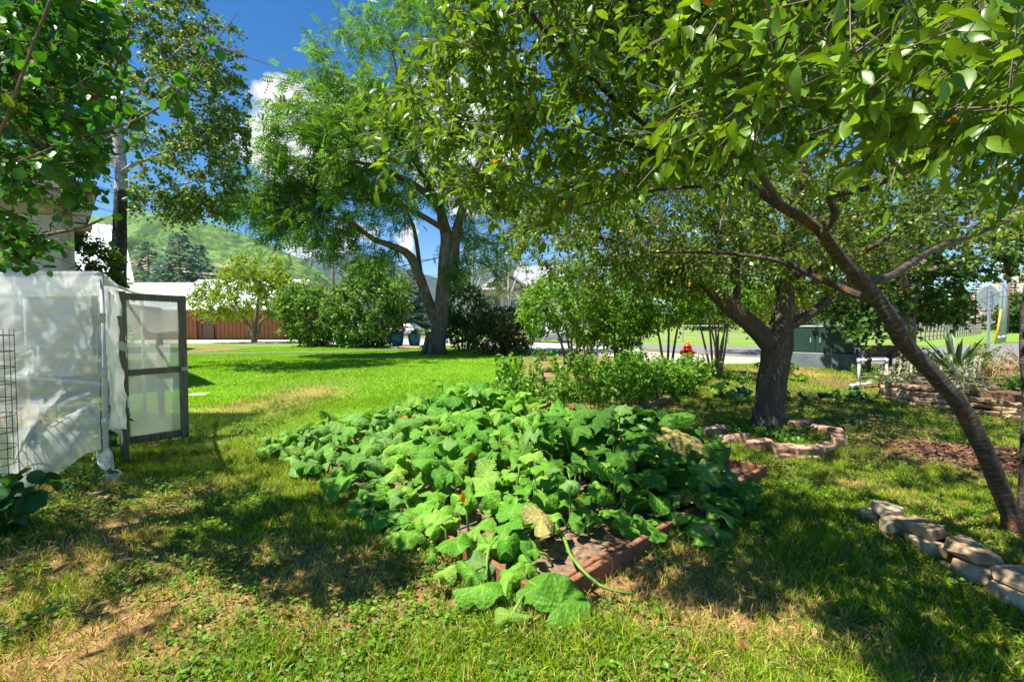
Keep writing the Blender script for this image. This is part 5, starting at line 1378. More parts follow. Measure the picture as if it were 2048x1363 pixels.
gend = np.array([-4.29, 5.99, 0.0]); gdir = unit(gend - hinge); gn = np.array([gdir[1], -gdir[0], 0])
gz0, gz1 = .03, 1.90
gate = Thing('gate', 'weathered wood framed gate with two clouded plastic panels standing open', 'gate', hinge)
W_ = float(np.linalg.norm(gend - hinge))
def gbar(a, za, b, zb_, w, th=.045):
    return MB().bar(hinge + gdir * a + [0, 0, za], hinge + gdir * b + [0, 0, zb_], th, w, up=gdir if abs(a - b) < 1e-6 else (0, 0, 1), bev=.004).get()
gate.part('stile', gbar(.045, gz0, .045, gz1 + .01, .09), M['grey_wood']); gate.part('stile', gbar(W_ - .04, gz0 - .01, W_ - .04, gz1 - .015, .085), M['grey_wood'])
gate.part('rail', gbar(.092, gz1 - .05, W_ - .085, gz1 - .06, .085), M['grey_wood'])
gate.part('rail', gbar(.092, .92, W_ - .085, .93, .075), M['grey_wood'])
gate.part('rail', gbar(.092, gz0 + .06, W_ - .085, gz0 + .06, .095), M['grey_wood'])
for (za, zb_) in ((.955, 1.81), (.135, .885)):
    def pn(u, w, za=za, zb_=zb_):
        p = hinge + gdir * (.06 + (W_ - .12) * u) - gn * (.012 + .01 * math.sin(5 * u + 4 * w) * 4 * u * (1 - u))
        return (p[0], p[1], zb_ + .03 - w * (zb_ - za + .06))
    gate.part('panel', cloth(14, 20, pn), M['gate_plastic'], True)
gate.part('brace', MB().bar(hinge + gdir * (W_ * .62) + gn * -.09 + [0, 0, .3], hinge + gdir * (W_ * .62) - gn * .09 + [0, 0, 1.72], .03, .07, up=gdir, bev=.004).get(), M['grey_wood'])
gate.part('brace', MB().bar(hinge + gdir * .1 - gn * .09 + [0, 0, 1.74], hinge + gdir * (W_ * .66) - gn * .09 + [0, 0, 1.70], .03, .05, bev=.004).get(), M['grey_wood'])
gate.part('latch', MB().box(hinge + gdir * (W_ - .03) + gn * .03 + [0, 0, .93], (.07, .02, .05), rz=math.atan2(gdir[1], gdir[0]), bev=.004).get(), M['steel'])
for z in (1.62, .4):
    gate.part('hinge', MB().box(hinge + gdir * .01 + gn * .03 + [0, 0, z], (.10, .015, .05), rz=math.atan2(gdir[1], gdir[0]), bev=.003).get(), M['rust_wire'])

def cage(label, c, r, h, n=10, rings=6, mat='rust_wire'):
    t = Thing('tomato_cage', label, 'plant cage', c)
    for k in range(n):
        a = 2 * math.pi * k / n
        t.part('upright', MB().tube([c + [math.cos(a) * r, math.sin(a) * r, -.02], c + [math.cos(a) * r, math.sin(a) * r, h]], .0035, 4).get(), M[mat], True)
    for k in range(rings):
        z = h * (k + .6) / rings
        t.part('ring', MB().tube([c + [math.cos(q_) * r, math.sin(q_) * r, z] for q_ in np.linspace(0, 2 * math.pi, 25)], .0035, 4, False).get(), M[mat], True)
cage('round wire tomato cage standing in front of the greenhouse sheet', np.array([-4.35, 3.72, 0]), .19, 1.47, 9, 11)
cage('wide wire cage inside the greenhouse behind the front sheet', np.array([-4.75, 4.85, 0]), .36, 1.5, 12, 7)
def veg(name, label, c, h, n, ls, c1, c2, spread=.16, tmpl=None, cat='plant', stems=4, group=None, single=60):
    t = Thing(name, label, cat, c, group); st = MB(); cc = []
    for k in range(stems):
        e = c + np.array([random.gauss(0, spread), random.gauss(0, spread), h * random.uniform(.8, 1.05)])
        m_ = (c + e) / 2 + np.array([random.gauss(0, spread * .3), random.gauss(0, spread * .3), 0])
        st.tube(np.array([c - [0, 0, .01], m_, e]), [.008, .006, .004], 5)
        for f in np.linspace(.25, 1, n): cc.append((1 - f) ** 2 * c + 2 * f * (1 - f) * m_ + f * f * e)
    t.part('stems', st.get(), M['stem_green'], True)
    cc = np.array(cc)
    pos, ld, nn, sz, tw = leaves_at(cc, np.tile(c + [0, 0, h * .4], (len(cc), 1)), 2, 3, ls * 1.6, ls, .35, .1, 1.1, .7)
    ok = pos[:, 2] > gz(pos[:, 0], pos[:, 1]) + .015
    pos, ld, nn, sz = pos[ok], ld[ok], nn[ok], sz[ok]
    foliage(t, tmpl or [leaf_shape(.6, 3, .3, .25)], pos, ld, nn, sz, jitter_cols(len(pos), c1, c2), M['leaf'], M['leaf_one'], single, 9, crown='foliage')
    return t
veg('tomato_plant', 'tall tomato plant inside the greenhouse wire cage', np.array([-4.75, 4.85, 0]), 1.35, 9, .09, (.03, .10, .02), (.07, .17, .03), .14)
veg('tomato_plant', 'leafy tomato plant inside the greenhouse near the pole', np.array([-4.25, 4.75, 0]), .75, 7, .09, (.04, .12, .02), (.08, .2, .03), .16)
veg('tomato_plant', 'tomato plant at the left edge inside the greenhouse', np.array([-5.4, 5.0, 0]), 1.2, 8, .09, (.03, .10, .02), (.07, .17, .03), .16)
veg('cucumber_plant', 'young broad-leaved plant at the left edge below the wire cage', G(14, 1075), .42, 5, .11, (.035, .14, .035), (.08, .22, .05), .08, [round_leaf(.95, .2, .2, 12)], stems=3)
for (px, py, lab) in ((150, 985, 'weedy clump under the torn greenhouse skirt'), (195, 950, 'leafy weeds beside the greenhouse pole'), (110, 960, 'low weeds under the greenhouse sheet')):
    veg('weed_clump', lab, G(px, py), .2, 4, .055, (.04, .13, .02), (.09, .23, .03), .14, stems=6, group='weeds at the greenhouse')
for k, (a, b, lab) in enumerate((((-20, 1098), (125, 1070), 'nearest black drip pipe on the soil by the greenhouse'), ((50, 1070), (168, 1043), 'second black drip pipe on the soil by the greenhouse'), ((55, 1045), (150, 1026), 'farthest black drip pipe on the soil by the greenhouse'))):
    a, b = G(*a), G(*b)
    o = Thing('drip_pipe', lab, 'pipe', a, 'drip pipes by the greenhouse')
    o.part('pipe', MB().tube([a + [0, 0, .012], (a + b) / 2 + [0, .012, .016], b + [0, 0, .012]], .011, 8).get(), M['black_pipe'], True)
HAZE = 0.3e-4
# ------------------------------------------------------------------ stones
import bmesh
def rock(c, size, rz, mat, thing, name='stone', tilt=0.0, label=None, npt=34):
    """a quarried stone: the hull of uneven points on a squared-off block"""
    d = rand_dirs(npt); e = .42
    V = np.sign(d) * np.abs(d) ** e
    V = np.clip(V * rng.uniform(.80, 1.04, (npt, 1)), -1, 1) * (1 + .06 * rng.normal(size=(npt, 1)))
    V = V * np.asarray(size) / 2
    V[:, 0] += V[:, 2] * random.uniform(-.3, .3)
    bm = bmesh.new()
    for v in V: bm.verts.new(v)
    r_ = bmesh.ops.convex_hull(bm, input=bm.verts)
    bmesh.ops.delete(bm, geom=[g_ for g_ in r_['geom_interior'] if isinstance(g_, bmesh.types.BMVert)], context='VERTS')
    bmesh.ops.dissolve_limit(bm, angle_limit=rad(14), verts=bm.verts, edges=bm.edges)
    bm.verts.index_update()
    V = np.array([v.co for v in bm.verts]); F = [tuple(v.index for v in f.verts) for f in bm.faces]; bm.free()
    cz, sz = math.cos(rz), math.sin(rz); ct_, st_ = math.cos(tilt), math.sin(tilt)
    R = np.array([[cz, -sz, 0], [sz, cz, 0], [0, 0, 1]]) @ np.array([[ct_, 0, st_], [0, 1, 0], [-st_, 0, ct_]])
    thing.part(name, (V @ R.T + np.asarray(c), F), M[mat], False, label=label)
ring_t = Thing('stone_ring', 'ring of red sandstone blocks around the apple tree', 'stone edging', G(1540, 885))
arc = [(1428, 868, 62, .4), (1470, 884, 56, .28), (1516, 897, 62, .1), (1562, 905, 50, -.02), (1612, 910, 56, 0), (1650, 905, 52, .45), (1676, 888, 60, 1.1), (1655, 868, 60, 1.9), (1600, 853, 54, .1)]
for (px, py, w, rz) in arc:
    c = G(px, py); L = 1.25 * w * c[1] / FPX
    rock(c + [0, 0, .05], (L, .17, .13), rz, 'sandstone_red', ring_t, tilt=random.uniform(-.05, .05))
for (px, py) in ((1620, 918), (1575, 914)):
    c = G(px, py); rock(c + [0, 0, .015], (.3, .12, .05), .05, 'sandstone_red', ring_t)
hz_ = Thing('garden_hose', 'black hose lying over the red stone ring', 'hose', G(1400, 866))
hz_.part('hose', MB().tube([G(1375, 868) + [0, 0, .015], G(1400, 866) + [0, 0, .02], G(1428, 860) + [0, 0, .135], G(1452, 858) + [0, 0, .08], G(1490, 862) + [0, 0, .02]], .013, 8).get(), M['black_pipe'], True)
hz2 = Thing('garden_hose', 'black hose end over the right blocks of the stone ring', 'hose', G(1640, 865))
hz2.part('hose', MB().tube([G(1600, 868) + [0, 0, .02], G(1630, 862) + [0, 0, .08], G(1650, 856) + [0, 0, .15], G(1690, 862) + [0, 0, .03]], .013, 8).get(), M['black_pipe'], True)

fw = Thing('stone_wall', 'low dry stone wall in the right foreground below the leaning tree', 'stone wall', (2.6, 2.7, 0))
x0w = 2.76
for (y, L, z, h, d, mt, dx) in ((3.42, .16, .06, .12, .2, 'stone_grey', 0), (3.22, .20, .07, .15, .24, 'stone_grey', 0), (2.96, .30, .055, .11, .24, 'stone', .0), (2.66, .28, .05, .12, .24, 'stone', -.01), (2.36, .34, .06, .12, .26, 'stone_grey', -.03), (2.02, .32, .06, .13, .26, 'stone', -.02), (1.72, .3, .06, .13, .26, 'stone', 0)):
    rock((x0w + dx, y, z - .015), (d * .8, L * random.uniform(.75, 1), h), random.uniform(-.2, .2), mt, fw)
for (y, L, z, h, d, mt, dx) in ((3.34, .22, .165, .08, .22, 'stone_grey', .04), (3.06, .30, .155, .085, .28, 'stone', .05), (2.74, .36, .155, .09, .30, 'stone', .05), (2.34, .40, .165, .10, .30, 'stone', .02), (1.96, .34, .17, .09, .3, 'stone_grey', .03), (1.66, .3, .17, .09, .3, 'stone', .03)):
    rock((x0w + dx - .01, y, z - .03), (d * .75, L * random.uniform(.7, 1), h), random.uniform(-.25, .25), mt, fw, tilt=random.uniform(-.04, .06))

rw = Thing('retaining_wall', 'stacked flat stone retaining wall of the rear planting bed', 'stone wall', G(1850, 815))
wl_ = [G(1772, 796)[:2], G(1835, 812)[:2], G(1935, 822)[:2], G(2060, 842)[:2]]
for row in range(4):
    t_ = random.uniform(0, .04)
    while t_ < 1.0:
        Ls = random.uniform(.22, .48); p = along(wl_, min(1, t_ + Ls / 2 / 3.6)); q_ = along(wl_, min(1, t_ + Ls / 2 / 3.6 + .01))
        a = math.atan2(q_[1] - p[1], q_[0] - p[0] + 1e-6); h = random.uniform(.075, .11)
        hmax = 3.4 if t_ < .35 else 2.6
        if row < hmax:
            rock((p[0] + .02 * row, p[1] + .035 * row, float(gz(*p)) + .04 + row * .088), (Ls - .015, .26, h), a + random.uniform(-.06, .06), random.choice(('stone', 'stone', 'stone_grey')), rw, tilt=random.uniform(-.04, .04))
        t_ += Ls / 3.6
c = G(1780, 790); rock((c[0] + .1, c[1] + .2, float(gz(*c[:2])) + .42), (.24, .2, .09), .2, 'stone', rw)
pb = [tuple(along(wl_, t_) + [.08, .12]) for t_ in np.linspace(0, 1, 8)] + [(13.5, 9.5), (12.5, 12.6), (10.6, 12.2), (8.75, 9.7)]
pbx = MB().prism(pb, .0, .42).get()
pbo = tag(add('planting_bed', make_mesh('planting_bed', *pbx, M['mulch'], False)), 'raised mulch planting bed behind the flat stone wall', 'planting bed', kind='structure')

# ------------------------------------------------------------------ plants of the rear bed
def blade_plant(label, c, n, L, w, c1, c2, name, cat, up=.8):
    t = Thing(name, label, cat, c)
    for k in range(n):
        a = random.uniform(0, 6.283); e = random.uniform(.25, 1.0) * up + .15
        d = unit([math.cos(a) * (1.1 - e * .8), math.sin(a) * (1.1 - e * .8), e]); l = L * random.uniform(.65, 1.1)
        side_ = unit(np.cross(d, [0, 0, 1])); nrm = np.cross(side_, d)
        V, F = [], []
        for i_ in range(6):
            f = i_ / 5; hw_ = w / 2 * (1 - f ** 2.5) * (.75 + .5 * f); p = c + d * l * f - np.array([0, 0, .35 * l * f * f * (1 - e * .6)]) 
            V += [p - side_ * hw_ + nrm * hw_ * .35, p, p + side_ * hw_ + nrm * hw_ * .35]
        for i_ in range(5):
            q_ = 3 * i_; F += [(q_, q_ + 1, q_ + 4, q_ + 3), (q_ + 1, q_ + 2, q_ + 5, q_ + 4)]
        o = t.part('leaf', (V, F), M['leaf_one'], True); qq = random.random()
        o.color = (*(np.array(c1) * (1 - qq) + np.array(c2) * qq), 1)
    return t
z36 = .42
blade_plant('dark spiky yucca clump in the rear planting bed', np.array([*P(1912, 735, 9.2)[:2], z36]), 72, 1.22, .085, (.03, .075, .035), (.07, .13, .06), 'yucca', 'yucca')
blade_plant('spiky yucca leaves at the right edge of the rear bed', np.array([*P(2066, 735, 8.8)[:2], z36]), 34, .95, .07, (.03, .075, .035), (.07, .13, .06), 'yucca', 'yucca')
blade_plant('broad upright iris leaves at the right edge behind the trunk', np.array([*P(2052, 765, 7.9)[:2], z36]), 14, .62, .07, (.06, .18, .03), (.10, .26, .04), 'iris', 'iris', 1.2)
blade_plant('bright strappy grass tuft between the foreground wall stones', np.array([2.72, 2.12, .16]), 16, .2, .016, (.16, .30, .03), (.26, .4, .05), 'grass_tuft', 'grass tuft', .9)
blade_plant('long green leaf blades at the foot of the leaning trunk', np.array([3.2, 2.75, .12]), 8, .3, .03, (.05, .16, .03), (.08, .22, .04), 'iris', 'iris', .9)
PG1, PG2 = (.34, .37, .25), (.55, .55, .40)
def woolly(label, c, ns, h):
    t = Thing('lambs_ear', label, 'plant', c, 'woolly silver plants')
    cc = []
    for k in range(ns):
        top = c + np.array([random.uniform(-.42, .42), random.uniform(-.15, .2), h * random.uniform(.6, 1.05)]); b = c + (top - c) * [.55, .55, 0]
        t.part('flower_spike', tube([b, (b + top) / 2, top - [0, 0, .18], top - [0, 0, .06], top], [.008, .01, .024, .022, .006], 7, .12), M['woolly'], True)
        for f in np.linspace(.1, .95, 7): cc.append(b + (top - b) * f)
    cc = np.array(cc)
    pos, ld, nn, sz, tw = leaves_at(cc, np.tile(c, (len(cc), 1)), 2, 4, .09, .06, .1, .2, 1.1, .6)
    foliage(t, [leaf_shape(.45, 2, .3, .2)], pos, ld, nn, sz, jitter_cols(len(pos), PG1, PG2, None, 0, .1), M['leaf'], crown='foliage')
    n = 40
    a = rng.uniform(0, 6.28, n); rr = rng.uniform(.05, .45, n)
    pos = c + np.stack([np.cos(a) * rr * 1.1, np.sin(a) * rr * .5, rng.uniform(.02, .16, n)], 1)
    foliage(t, [leaf_shape(.42, 3, .3, .4)], pos, np.stack([np.cos(a), np.sin(a), rng.uniform(-.2, .5, n)], 1), rng.normal(0, .3, (n, 3)) + [0, 0, 1], rng.uniform(.14, .22, n), jitter_cols(n, (.2, .27, .15), (.4, .44, .3)), M['leaf'], M['leaf_one'], 30, 9, crown='basal_leaves')
M['woolly'] = mat_simple('woolly_spike', (.42, .42, .30), .95, var=.3, scale=30, bump=1.0, bscale=60)
woolly('silver woolly plant with pale spikes right of the leaning trunk', np.array([*P(1935, 800, 7.7)[:2], .41]), 13, .56)
woolly('silver woolly plant with grey leaves left of the leaning trunk', np.array([*P(1790, 790, 8.6)[:2], .40]), 6, .42)
dw = Thing('dry_weed', 'tan dried weed stalks beside the silver plant', 'dry weed', np.array([*P(2010, 770, 7.9)[:2], .42]))
ds_ = MB(); tips = []
for k in range(26):
    b = dw.loc + [random.uniform(-.3, .35), random.uniform(-.15, .2), -.02]; e = b + [random.gauss(0, .16), random.gauss(0, .1), random.uniform(.35, .72)]
    ds_.tube(np.array([b, (b + e) / 2 + [random.gauss(0, .03), 0, .02], e]), [.005, .004, .002], 4)
    for q_ in range(4):
        f = random.uniform(.4, .95); s = b + (e - b) * f; t2 = s + [random.gauss(0, .09), random.gauss(0, .07), random.uniform(.04, .14)]
        ds_.tube(np.array([s, t2]), [.003, .0015], 3); tips.append(t2)
dw.part('stalks', ds_.get(), M['straw'] if 'straw' in M else M.setdefault('straw', mat_simple('dry_straw', (.48, .32, .15), .9, var=.25)), True)
tips = np.repeat(np.array(tips), 5, 0) + rng.normal(0, .03, (len(tips) * 5, 3))
foliage(dw, [quad_leaf(.5)], tips, rand_dirs(len(tips)), rand_dirs(len(tips)), rng.uniform(.02, .045, len(tips)), jitter_cols(len(tips), (.42, .28, .12), (.6, .42, .2)), M['leaf'], crown='seed_heads')
for (px, py, D, lab, c1, c2, h) in ((1850, 770, 9.6, 'dark leafy shrub at the foot of the maple', (.025, .08, .02), (.06, .14, .03), .55), (1985, 735, 9.6, 'feathery yellow-green weed behind the silver plant', (.16, .24, .05), (.28, .36, .09), .62), (2030, 790, 7.6, 'green weeds on the mulch by the far wall', (.08, .2, .03), (.16, .32, .05), .2), (1740, 768, 10.4, 'low green plants behind the white pipes', (.05, .14, .02), (.1, .22, .03), .3), (1600, 770, 10.6, 'lime green ground cover in front of the transformer cabinet', (.14, .28, .03), (.26, .4, .05), .12), (1560, 760, 11.5, 'leafy weeds beside the transformer cabinet base', (.05, .15, .02), (.1, .24, .03), .28), (1080, 730, 16, 'low green border plants right of the lawn', (.06, .16, .02), (.12, .26, .03), .4), (1180, 735, 13.0, 'low border plants under the bright green shrub', (.05, .15, .02), (.1, .24, .03), .45), (1370, 765, 10.8, 'leafy plants at the end of the raspberry fence', (.05, .15, .02), (.1, .24, .03), .4), (1480, 765, 10.6, 'pale ground cover behind the apple tree', (.08, .2, .03), (.16, .3, .04), .2)):
    c = np.array([*P(px, py, D)[:2], 0]); c[2] = .42 if (D < 9.9 and px > 1800) else float(gz(c[0], c[1]))
    veg('border_plant', lab, c, h, 5, .075, c1, c2, .26, stems=11, group='border plants', single=25)
veg('creeping_plant', 'fresh green leafy plant at the foot of the apple trunk', G(1545, 878), .12, 4, .06, (.07, .2, .02), (.14, .32, .03), .13, stems=8)
veg('creeping_plant', 'green leafy plant left of the apple trunk inside the ring', G(1500, 870), .11, 4, .055, (.05, .16, .02), (.1, .25, .03), .13, stems=7)
for (px, py, lab) in ((1441, 829, 'tiny magenta flower left of the apple trunk'),):
    c = G(px, py); t = Thing('magenta_flower', lab, 'flower', c)
    t.part('stem', MB().tube([c, c + [0, 0, .1]], .003, 4).get(), M['stem_green'])
    for k in range(5):
        a = k * 1.2566; V0 = leaf_shape(.7, 2, .1, .2)
        R = rotmats(np.array([[math.cos(a), math.sin(a), .3]]), np.array([[0, 0, 1.0]]))
        V, F = scatter(V0, np.array([c + [0, 0, .1]]), R, np.array([.03])); o = t.part('petal', (V, F), M['petal_orange'], True); o.color = (.6, .03, .35, 1)

# ------------------------------------------------------------------ transformer cabinet, pipes, bench, hydrant
bc = on_ground(P(1640, 700, 13.6)[0], 13.6); rz = rad(-44)
tb = Thing('transformer_cabinet', 'dark green metal transformer cabinet on grey base by the road', 'utility cabinet', bc)
cz, sz = math.cos(rz), math.sin(rz); Rb = lambda x, y, z: bc + np.array([cz * x - sz * y, sz * x + cz * y, z])
tb.part('base', MB().box(Rb(0, 0, .22), (1.86, 1.36, .48), rz, bev=.03).get(), M['box_base'])
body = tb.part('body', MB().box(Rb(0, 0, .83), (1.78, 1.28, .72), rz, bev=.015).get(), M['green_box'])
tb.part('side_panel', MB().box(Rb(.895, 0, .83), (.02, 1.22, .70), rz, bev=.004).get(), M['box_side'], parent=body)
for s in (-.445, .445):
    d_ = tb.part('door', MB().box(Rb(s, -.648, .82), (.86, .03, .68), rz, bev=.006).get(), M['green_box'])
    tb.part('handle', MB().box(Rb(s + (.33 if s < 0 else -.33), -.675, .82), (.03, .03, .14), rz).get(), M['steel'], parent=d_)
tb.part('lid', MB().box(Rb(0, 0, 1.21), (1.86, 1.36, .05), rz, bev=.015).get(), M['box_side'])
pm_ = Thing('irrigation_manifold', 'white pipe irrigation manifold with black filter behind the apple tree', 'pipe manifold', G(1740, 770))
PD = 9.5; pp = lambda px, py: P(px, py, PD)
for pts in ([(1718, 772), (1718, 722)], [(1716, 720), (1775, 720)], [(1773, 722), (1773, 775)], [(1700, 770), (1722, 769)], [(1722, 768), (1745, 766)]):
    pm_.part('pipe', MB().tube([pp(*q_) for q_ in pts], .026, 10).get(), M['pvc'], True)
for q_ in ((1718, 721), (1773, 721), (1716, 769), (1704, 772)):
    pm_.part('elbow', MB().lathe([(.02, -.05), (.036, -.045), (.036, .045), (.02, .05)], pp(*q_), 10).get(), M['pvc'], True)
pm_.part('filter', MB().lathe([(.02, .06), (.055, .05), (.06, 0), (.045, -.02), (.042, -.2), (.02, -.24)], pp(1737, 721), 12).get(), M['black_pipe'], True)
pm_.part('valve', MB().tube([pp(1758, 775), pp(1762, 745), pp(1766, 728)], .02, 8).get(), M['black_pipe'], True)
hl = Thing('hose_loop', 'loop of black hose on the ground below the white pipes', 'hose', G(1730, 800))
hl.part('hose', MB().tube(smooth_path([G(1716, 788) + [0, 0, .12], G(1722, 797) + [0, 0, .05], G(1740, 803) + [0, 0, .03], G(1757, 793) + [0, 0, .06], G(1762, 778) + [0, 0, .14]], [.016] * 5, .05)[0], .016, 8).get(), M['black_pipe'], True)
hl.part('hose', MB().tube(smooth_path([G(1690, 802) + [0, 0, .03], G(1720, 808) + [0, 0, .03], G(1760, 806) + [0, 0, .03], G(1800, 822) + [0, 0, .03]], [.014] * 4, .08)[0], .014, 8).get(), M['black_pipe'], True)
wb_c = on_ground(P(1758, 700, 12.6)[0], 12.6)
wb = Thing('wooden_bench', 'rough grey plank bench behind the white pipes', 'bench', wb_c)
for k in range(3):
    wb.part('plank', MB().box(wb_c + [0, -.2 + k * .2, .66], (1.14, .18, .06), bev=.008).get(), M['timber'])
for k in range(2):
    wb.part('plank', MB().box(wb_c + [0, -.28, .57 - k * .13], (1.12, .05, .12), bev=.008).get(), M['timber'])
for x in (-.48, .48):
    for y in (-.22, .22): wb.part('leg', MB().box(wb_c + [x, y, .27], (.1, .1, .62), bev=.006).get(), M['timber'])
lb = Thing('loose_board', 'short board leaning against the plank bench', 'board', wb_c + [.28, -.42, .3])
lb.part('board', MB().bar(wb_c + [.02, -.40, .42], wb_c + [.5, -.38, .62], .03, .16, bev=.005).get(), M['timber'])
hc = on_ground(P(1375, 700, 14.2)[0], 14.2)
hy = Thing('fire_hydrant', 'red fire hydrant standing beside the road', 'hydrant', hc)
hy.part('barrel', MB().lathe([(.16, 0), (.16, .04), (.115, .05), (.115, .46), (.15, .47), (.15, .51), (.12, .52)], hc, 16).get(), M['red_paint'], True)
hy.part('bonnet', MB().lathe([(.125, .52), (.12, .58), (.09, .64), (.05, .67), (.035, .68), (.035, .73), (.0, .74)], hc, 16).get(), M['red_paint'], True)
for s in (-1, 1): hy.part('nozzle', MB().lathe([(.055, .09), (.055, .17), (.07, .175), (.07, .21), (.03, .22), (.03, .24)], (0, 0, 0), 12, 0).raw([], []).get() if False else (lambda VF: (VF[0] * [s, 1, 1] + hc + [0, 0, .40], VF[1] if s > 0 else [f[::-1] for f in VF[1]]))(MB().lathe([(.055, .09), (.055, .17), (.07, .175), (.07, .21), (.03, .22), (.03, .24)], (0, 0, 0), 12, 0).get()), M['red_paint'], True)
hy.part('nozzle', (lambda VF: (VF[0] * [1, -1, 1] + hc + [0, 0, .36], [f[::-1] for f in VF[1]]))(MB().lathe([(.07, .09), (.07, .16), (.09, .165), (.09, .2), (.035, .21), (.035, .235)], (0, 0, 0), 12, 1).get()), M['red_paint'], True)

# ------------------------------------------------------------------ pipe fence round the pasture
def fence(label, pts, sp):
    t = Thing('pipe_fence', label, 'fence', (*pts[0], .25))
    L = sum(np.linalg.norm(np.subtract(b, a)) for a, b in zip(pts[:-1], pts[1:])); n = int(L / sp)
    PT = [along(pts, k / n) for k in range(n + 1)]
    for p in PT:
        t.part('post', MB().box((p[0], p[1], .25 + .68), (.11, .11, 1.42), bev=.01).box((p[0], p[1], .25 + 1.41), (.15, .15, .05), bev=.015).get(), M['fence_paint'])
    for a, b in zip(PT[:-1], PT[1:]):
        for h in (.35, .78, 1.22):
            t.part('rail', MB().bar((*a, .25 + h), (*b, .25 + h), .06, .075).get(), M['fence_paint'])
fence('mauve-brown pipe fence along the near side of the pasture', [(-58, 118), (10.2, 35.5), (14.5, 31.0), (20.5, 28.6)], 3.1)
fence('mauve-brown pipe fence running back along the side road', [(20.7, 28.6), (27, 31.5), (68, 66)], 1.9)

# ------------------------------------------------------------------ sign, poles
sc_ = on_ground(P(1978, 595, 15.6)[0], 15.6); zc = P(1978, 595, 15.6)[2]
sg = Thing('stop_sign', 'octagonal road sign seen from its bare metal back', 'road sign', sc_)
ocx = [(math.cos(rad(22.5 + 45 * k)) * .41, math.sin(rad(22.5 + 45 * k)) * .41) for k in range(8)]
V = [(sc_[0] + x, 15.62, zc + z) for x, z in ocx] + [(sc_[0] + x, 15.64, zc + z) for x, z in ocx]
sg.part('sign_plate', (V, [tuple(range(8)), tuple(range(15, 7, -1))] + [(k, 8 + k, 8 + (k + 1) % 8, (k + 1) % 8) for k in range(8)]), M['sign_back'])
sg.part('post', MB().box((sc_[0], 15.58, (zc + .35) / 2 + .1), (.07, .05, zc + .3)).get(), M['steel'])
for z in (-.22, .22): sg.part('bolt', MB().lathe([(.02, 0), (.02, .02)], (sc_[0], 15.53, zc + z), 8, 1).get(), M['steel'], True)
for (px, D, h, r, lab) in ((2000, 31, 6.5, .11, 'left galvanised steel pole behind the stop sign'), (2008, 33, 6.8, .13, 'right galvanised steel pole behind the stop sign')):
    c = on_ground(P(px, 650, D)[0], D); t = Thing('steel_pole', lab, 'pole', c, 'steel poles by the side road')
    t.part('shaft', MB().tube([c, c + [0, 0, h * .5], c + [0, 0, h]], [r, r * .95, r * .9], 12).get(), M['steel'], True)
    t.part('collar', MB().lathe([(r + .03, .3), (r + .03, .5)], c, 12).get(), M['steel'], True)
c = on_ground(P(1991, 672, 30)[0], 30); t = Thing('guy_wire', 'guy wire in a yellow plastic guard beside the steel poles', 'guy wire', c)
t.part('guard', MB().tube([c, c + [.42, .1, 2.3]], .055, 8).get(), M['yellow'], True); t.part('wire', MB().tube([c + [.40, .1, 2.25], c + [1.25, .4, 6.8]], .012, 5).get(), M['steel'], True)
for (px, D, top, lab) in ((668, 58, 452, 'wooden power pole rising behind the lilac bushes'), (2028, 80, 560, 'wooden power pole beyond the road at the right'), (2014, 64, 545, 'wooden pole just right of the steel poles')):
    c = on_ground(P(px, 650, D)[0], D); zt = P(px, top, D)[2]; t = Thing('power_pole', lab, 'power pole', c, 'wooden power poles')
    t.part('shaft', MB().tube([c, c + [0, 0, zt * .5], [c[0], c[1], zt]], [.19, .16, .12], 10).get(), M['pole_wood'], True)
    t.part('cross_arm', MB().box((c[0], c[1] - .16, zt - .5), (2.2, .1, .12)).get(), M['pole_wood'])
pc = on_ground(P(668, 650, 58)[0], 58)
def wire(label, a, b, sag, r=.018):
    t = Thing('power_line', label, 'power line', a, 'overhead lines')
    pts = [a + (b - a) * u - np.array([0, 0, sag * 4 * u * (1 - u)]) for u in np.linspace(0, 1, 17)]
    t.part('cable', MB().tube(pts, r, 5).get(), M['black_pipe'], True)
far_end = lambda px, py, D: P(px, py, D)
wire('thick black cable crossing behind the locust fork', P(640, 562, 56), P(1120, 452, 20), .3, .035)
wire('upper thin power line right of the power pole', P(668, 527, 58), P(1150, 470, 26), .6)
wire('middle thin power line behind the locust trunk', P(790, 556, 58), P(1150, 495, 26), .4)
wire('lower thin power line behind the locust trunk', P(790, 562, 58), P(1150, 510, 26), .4)

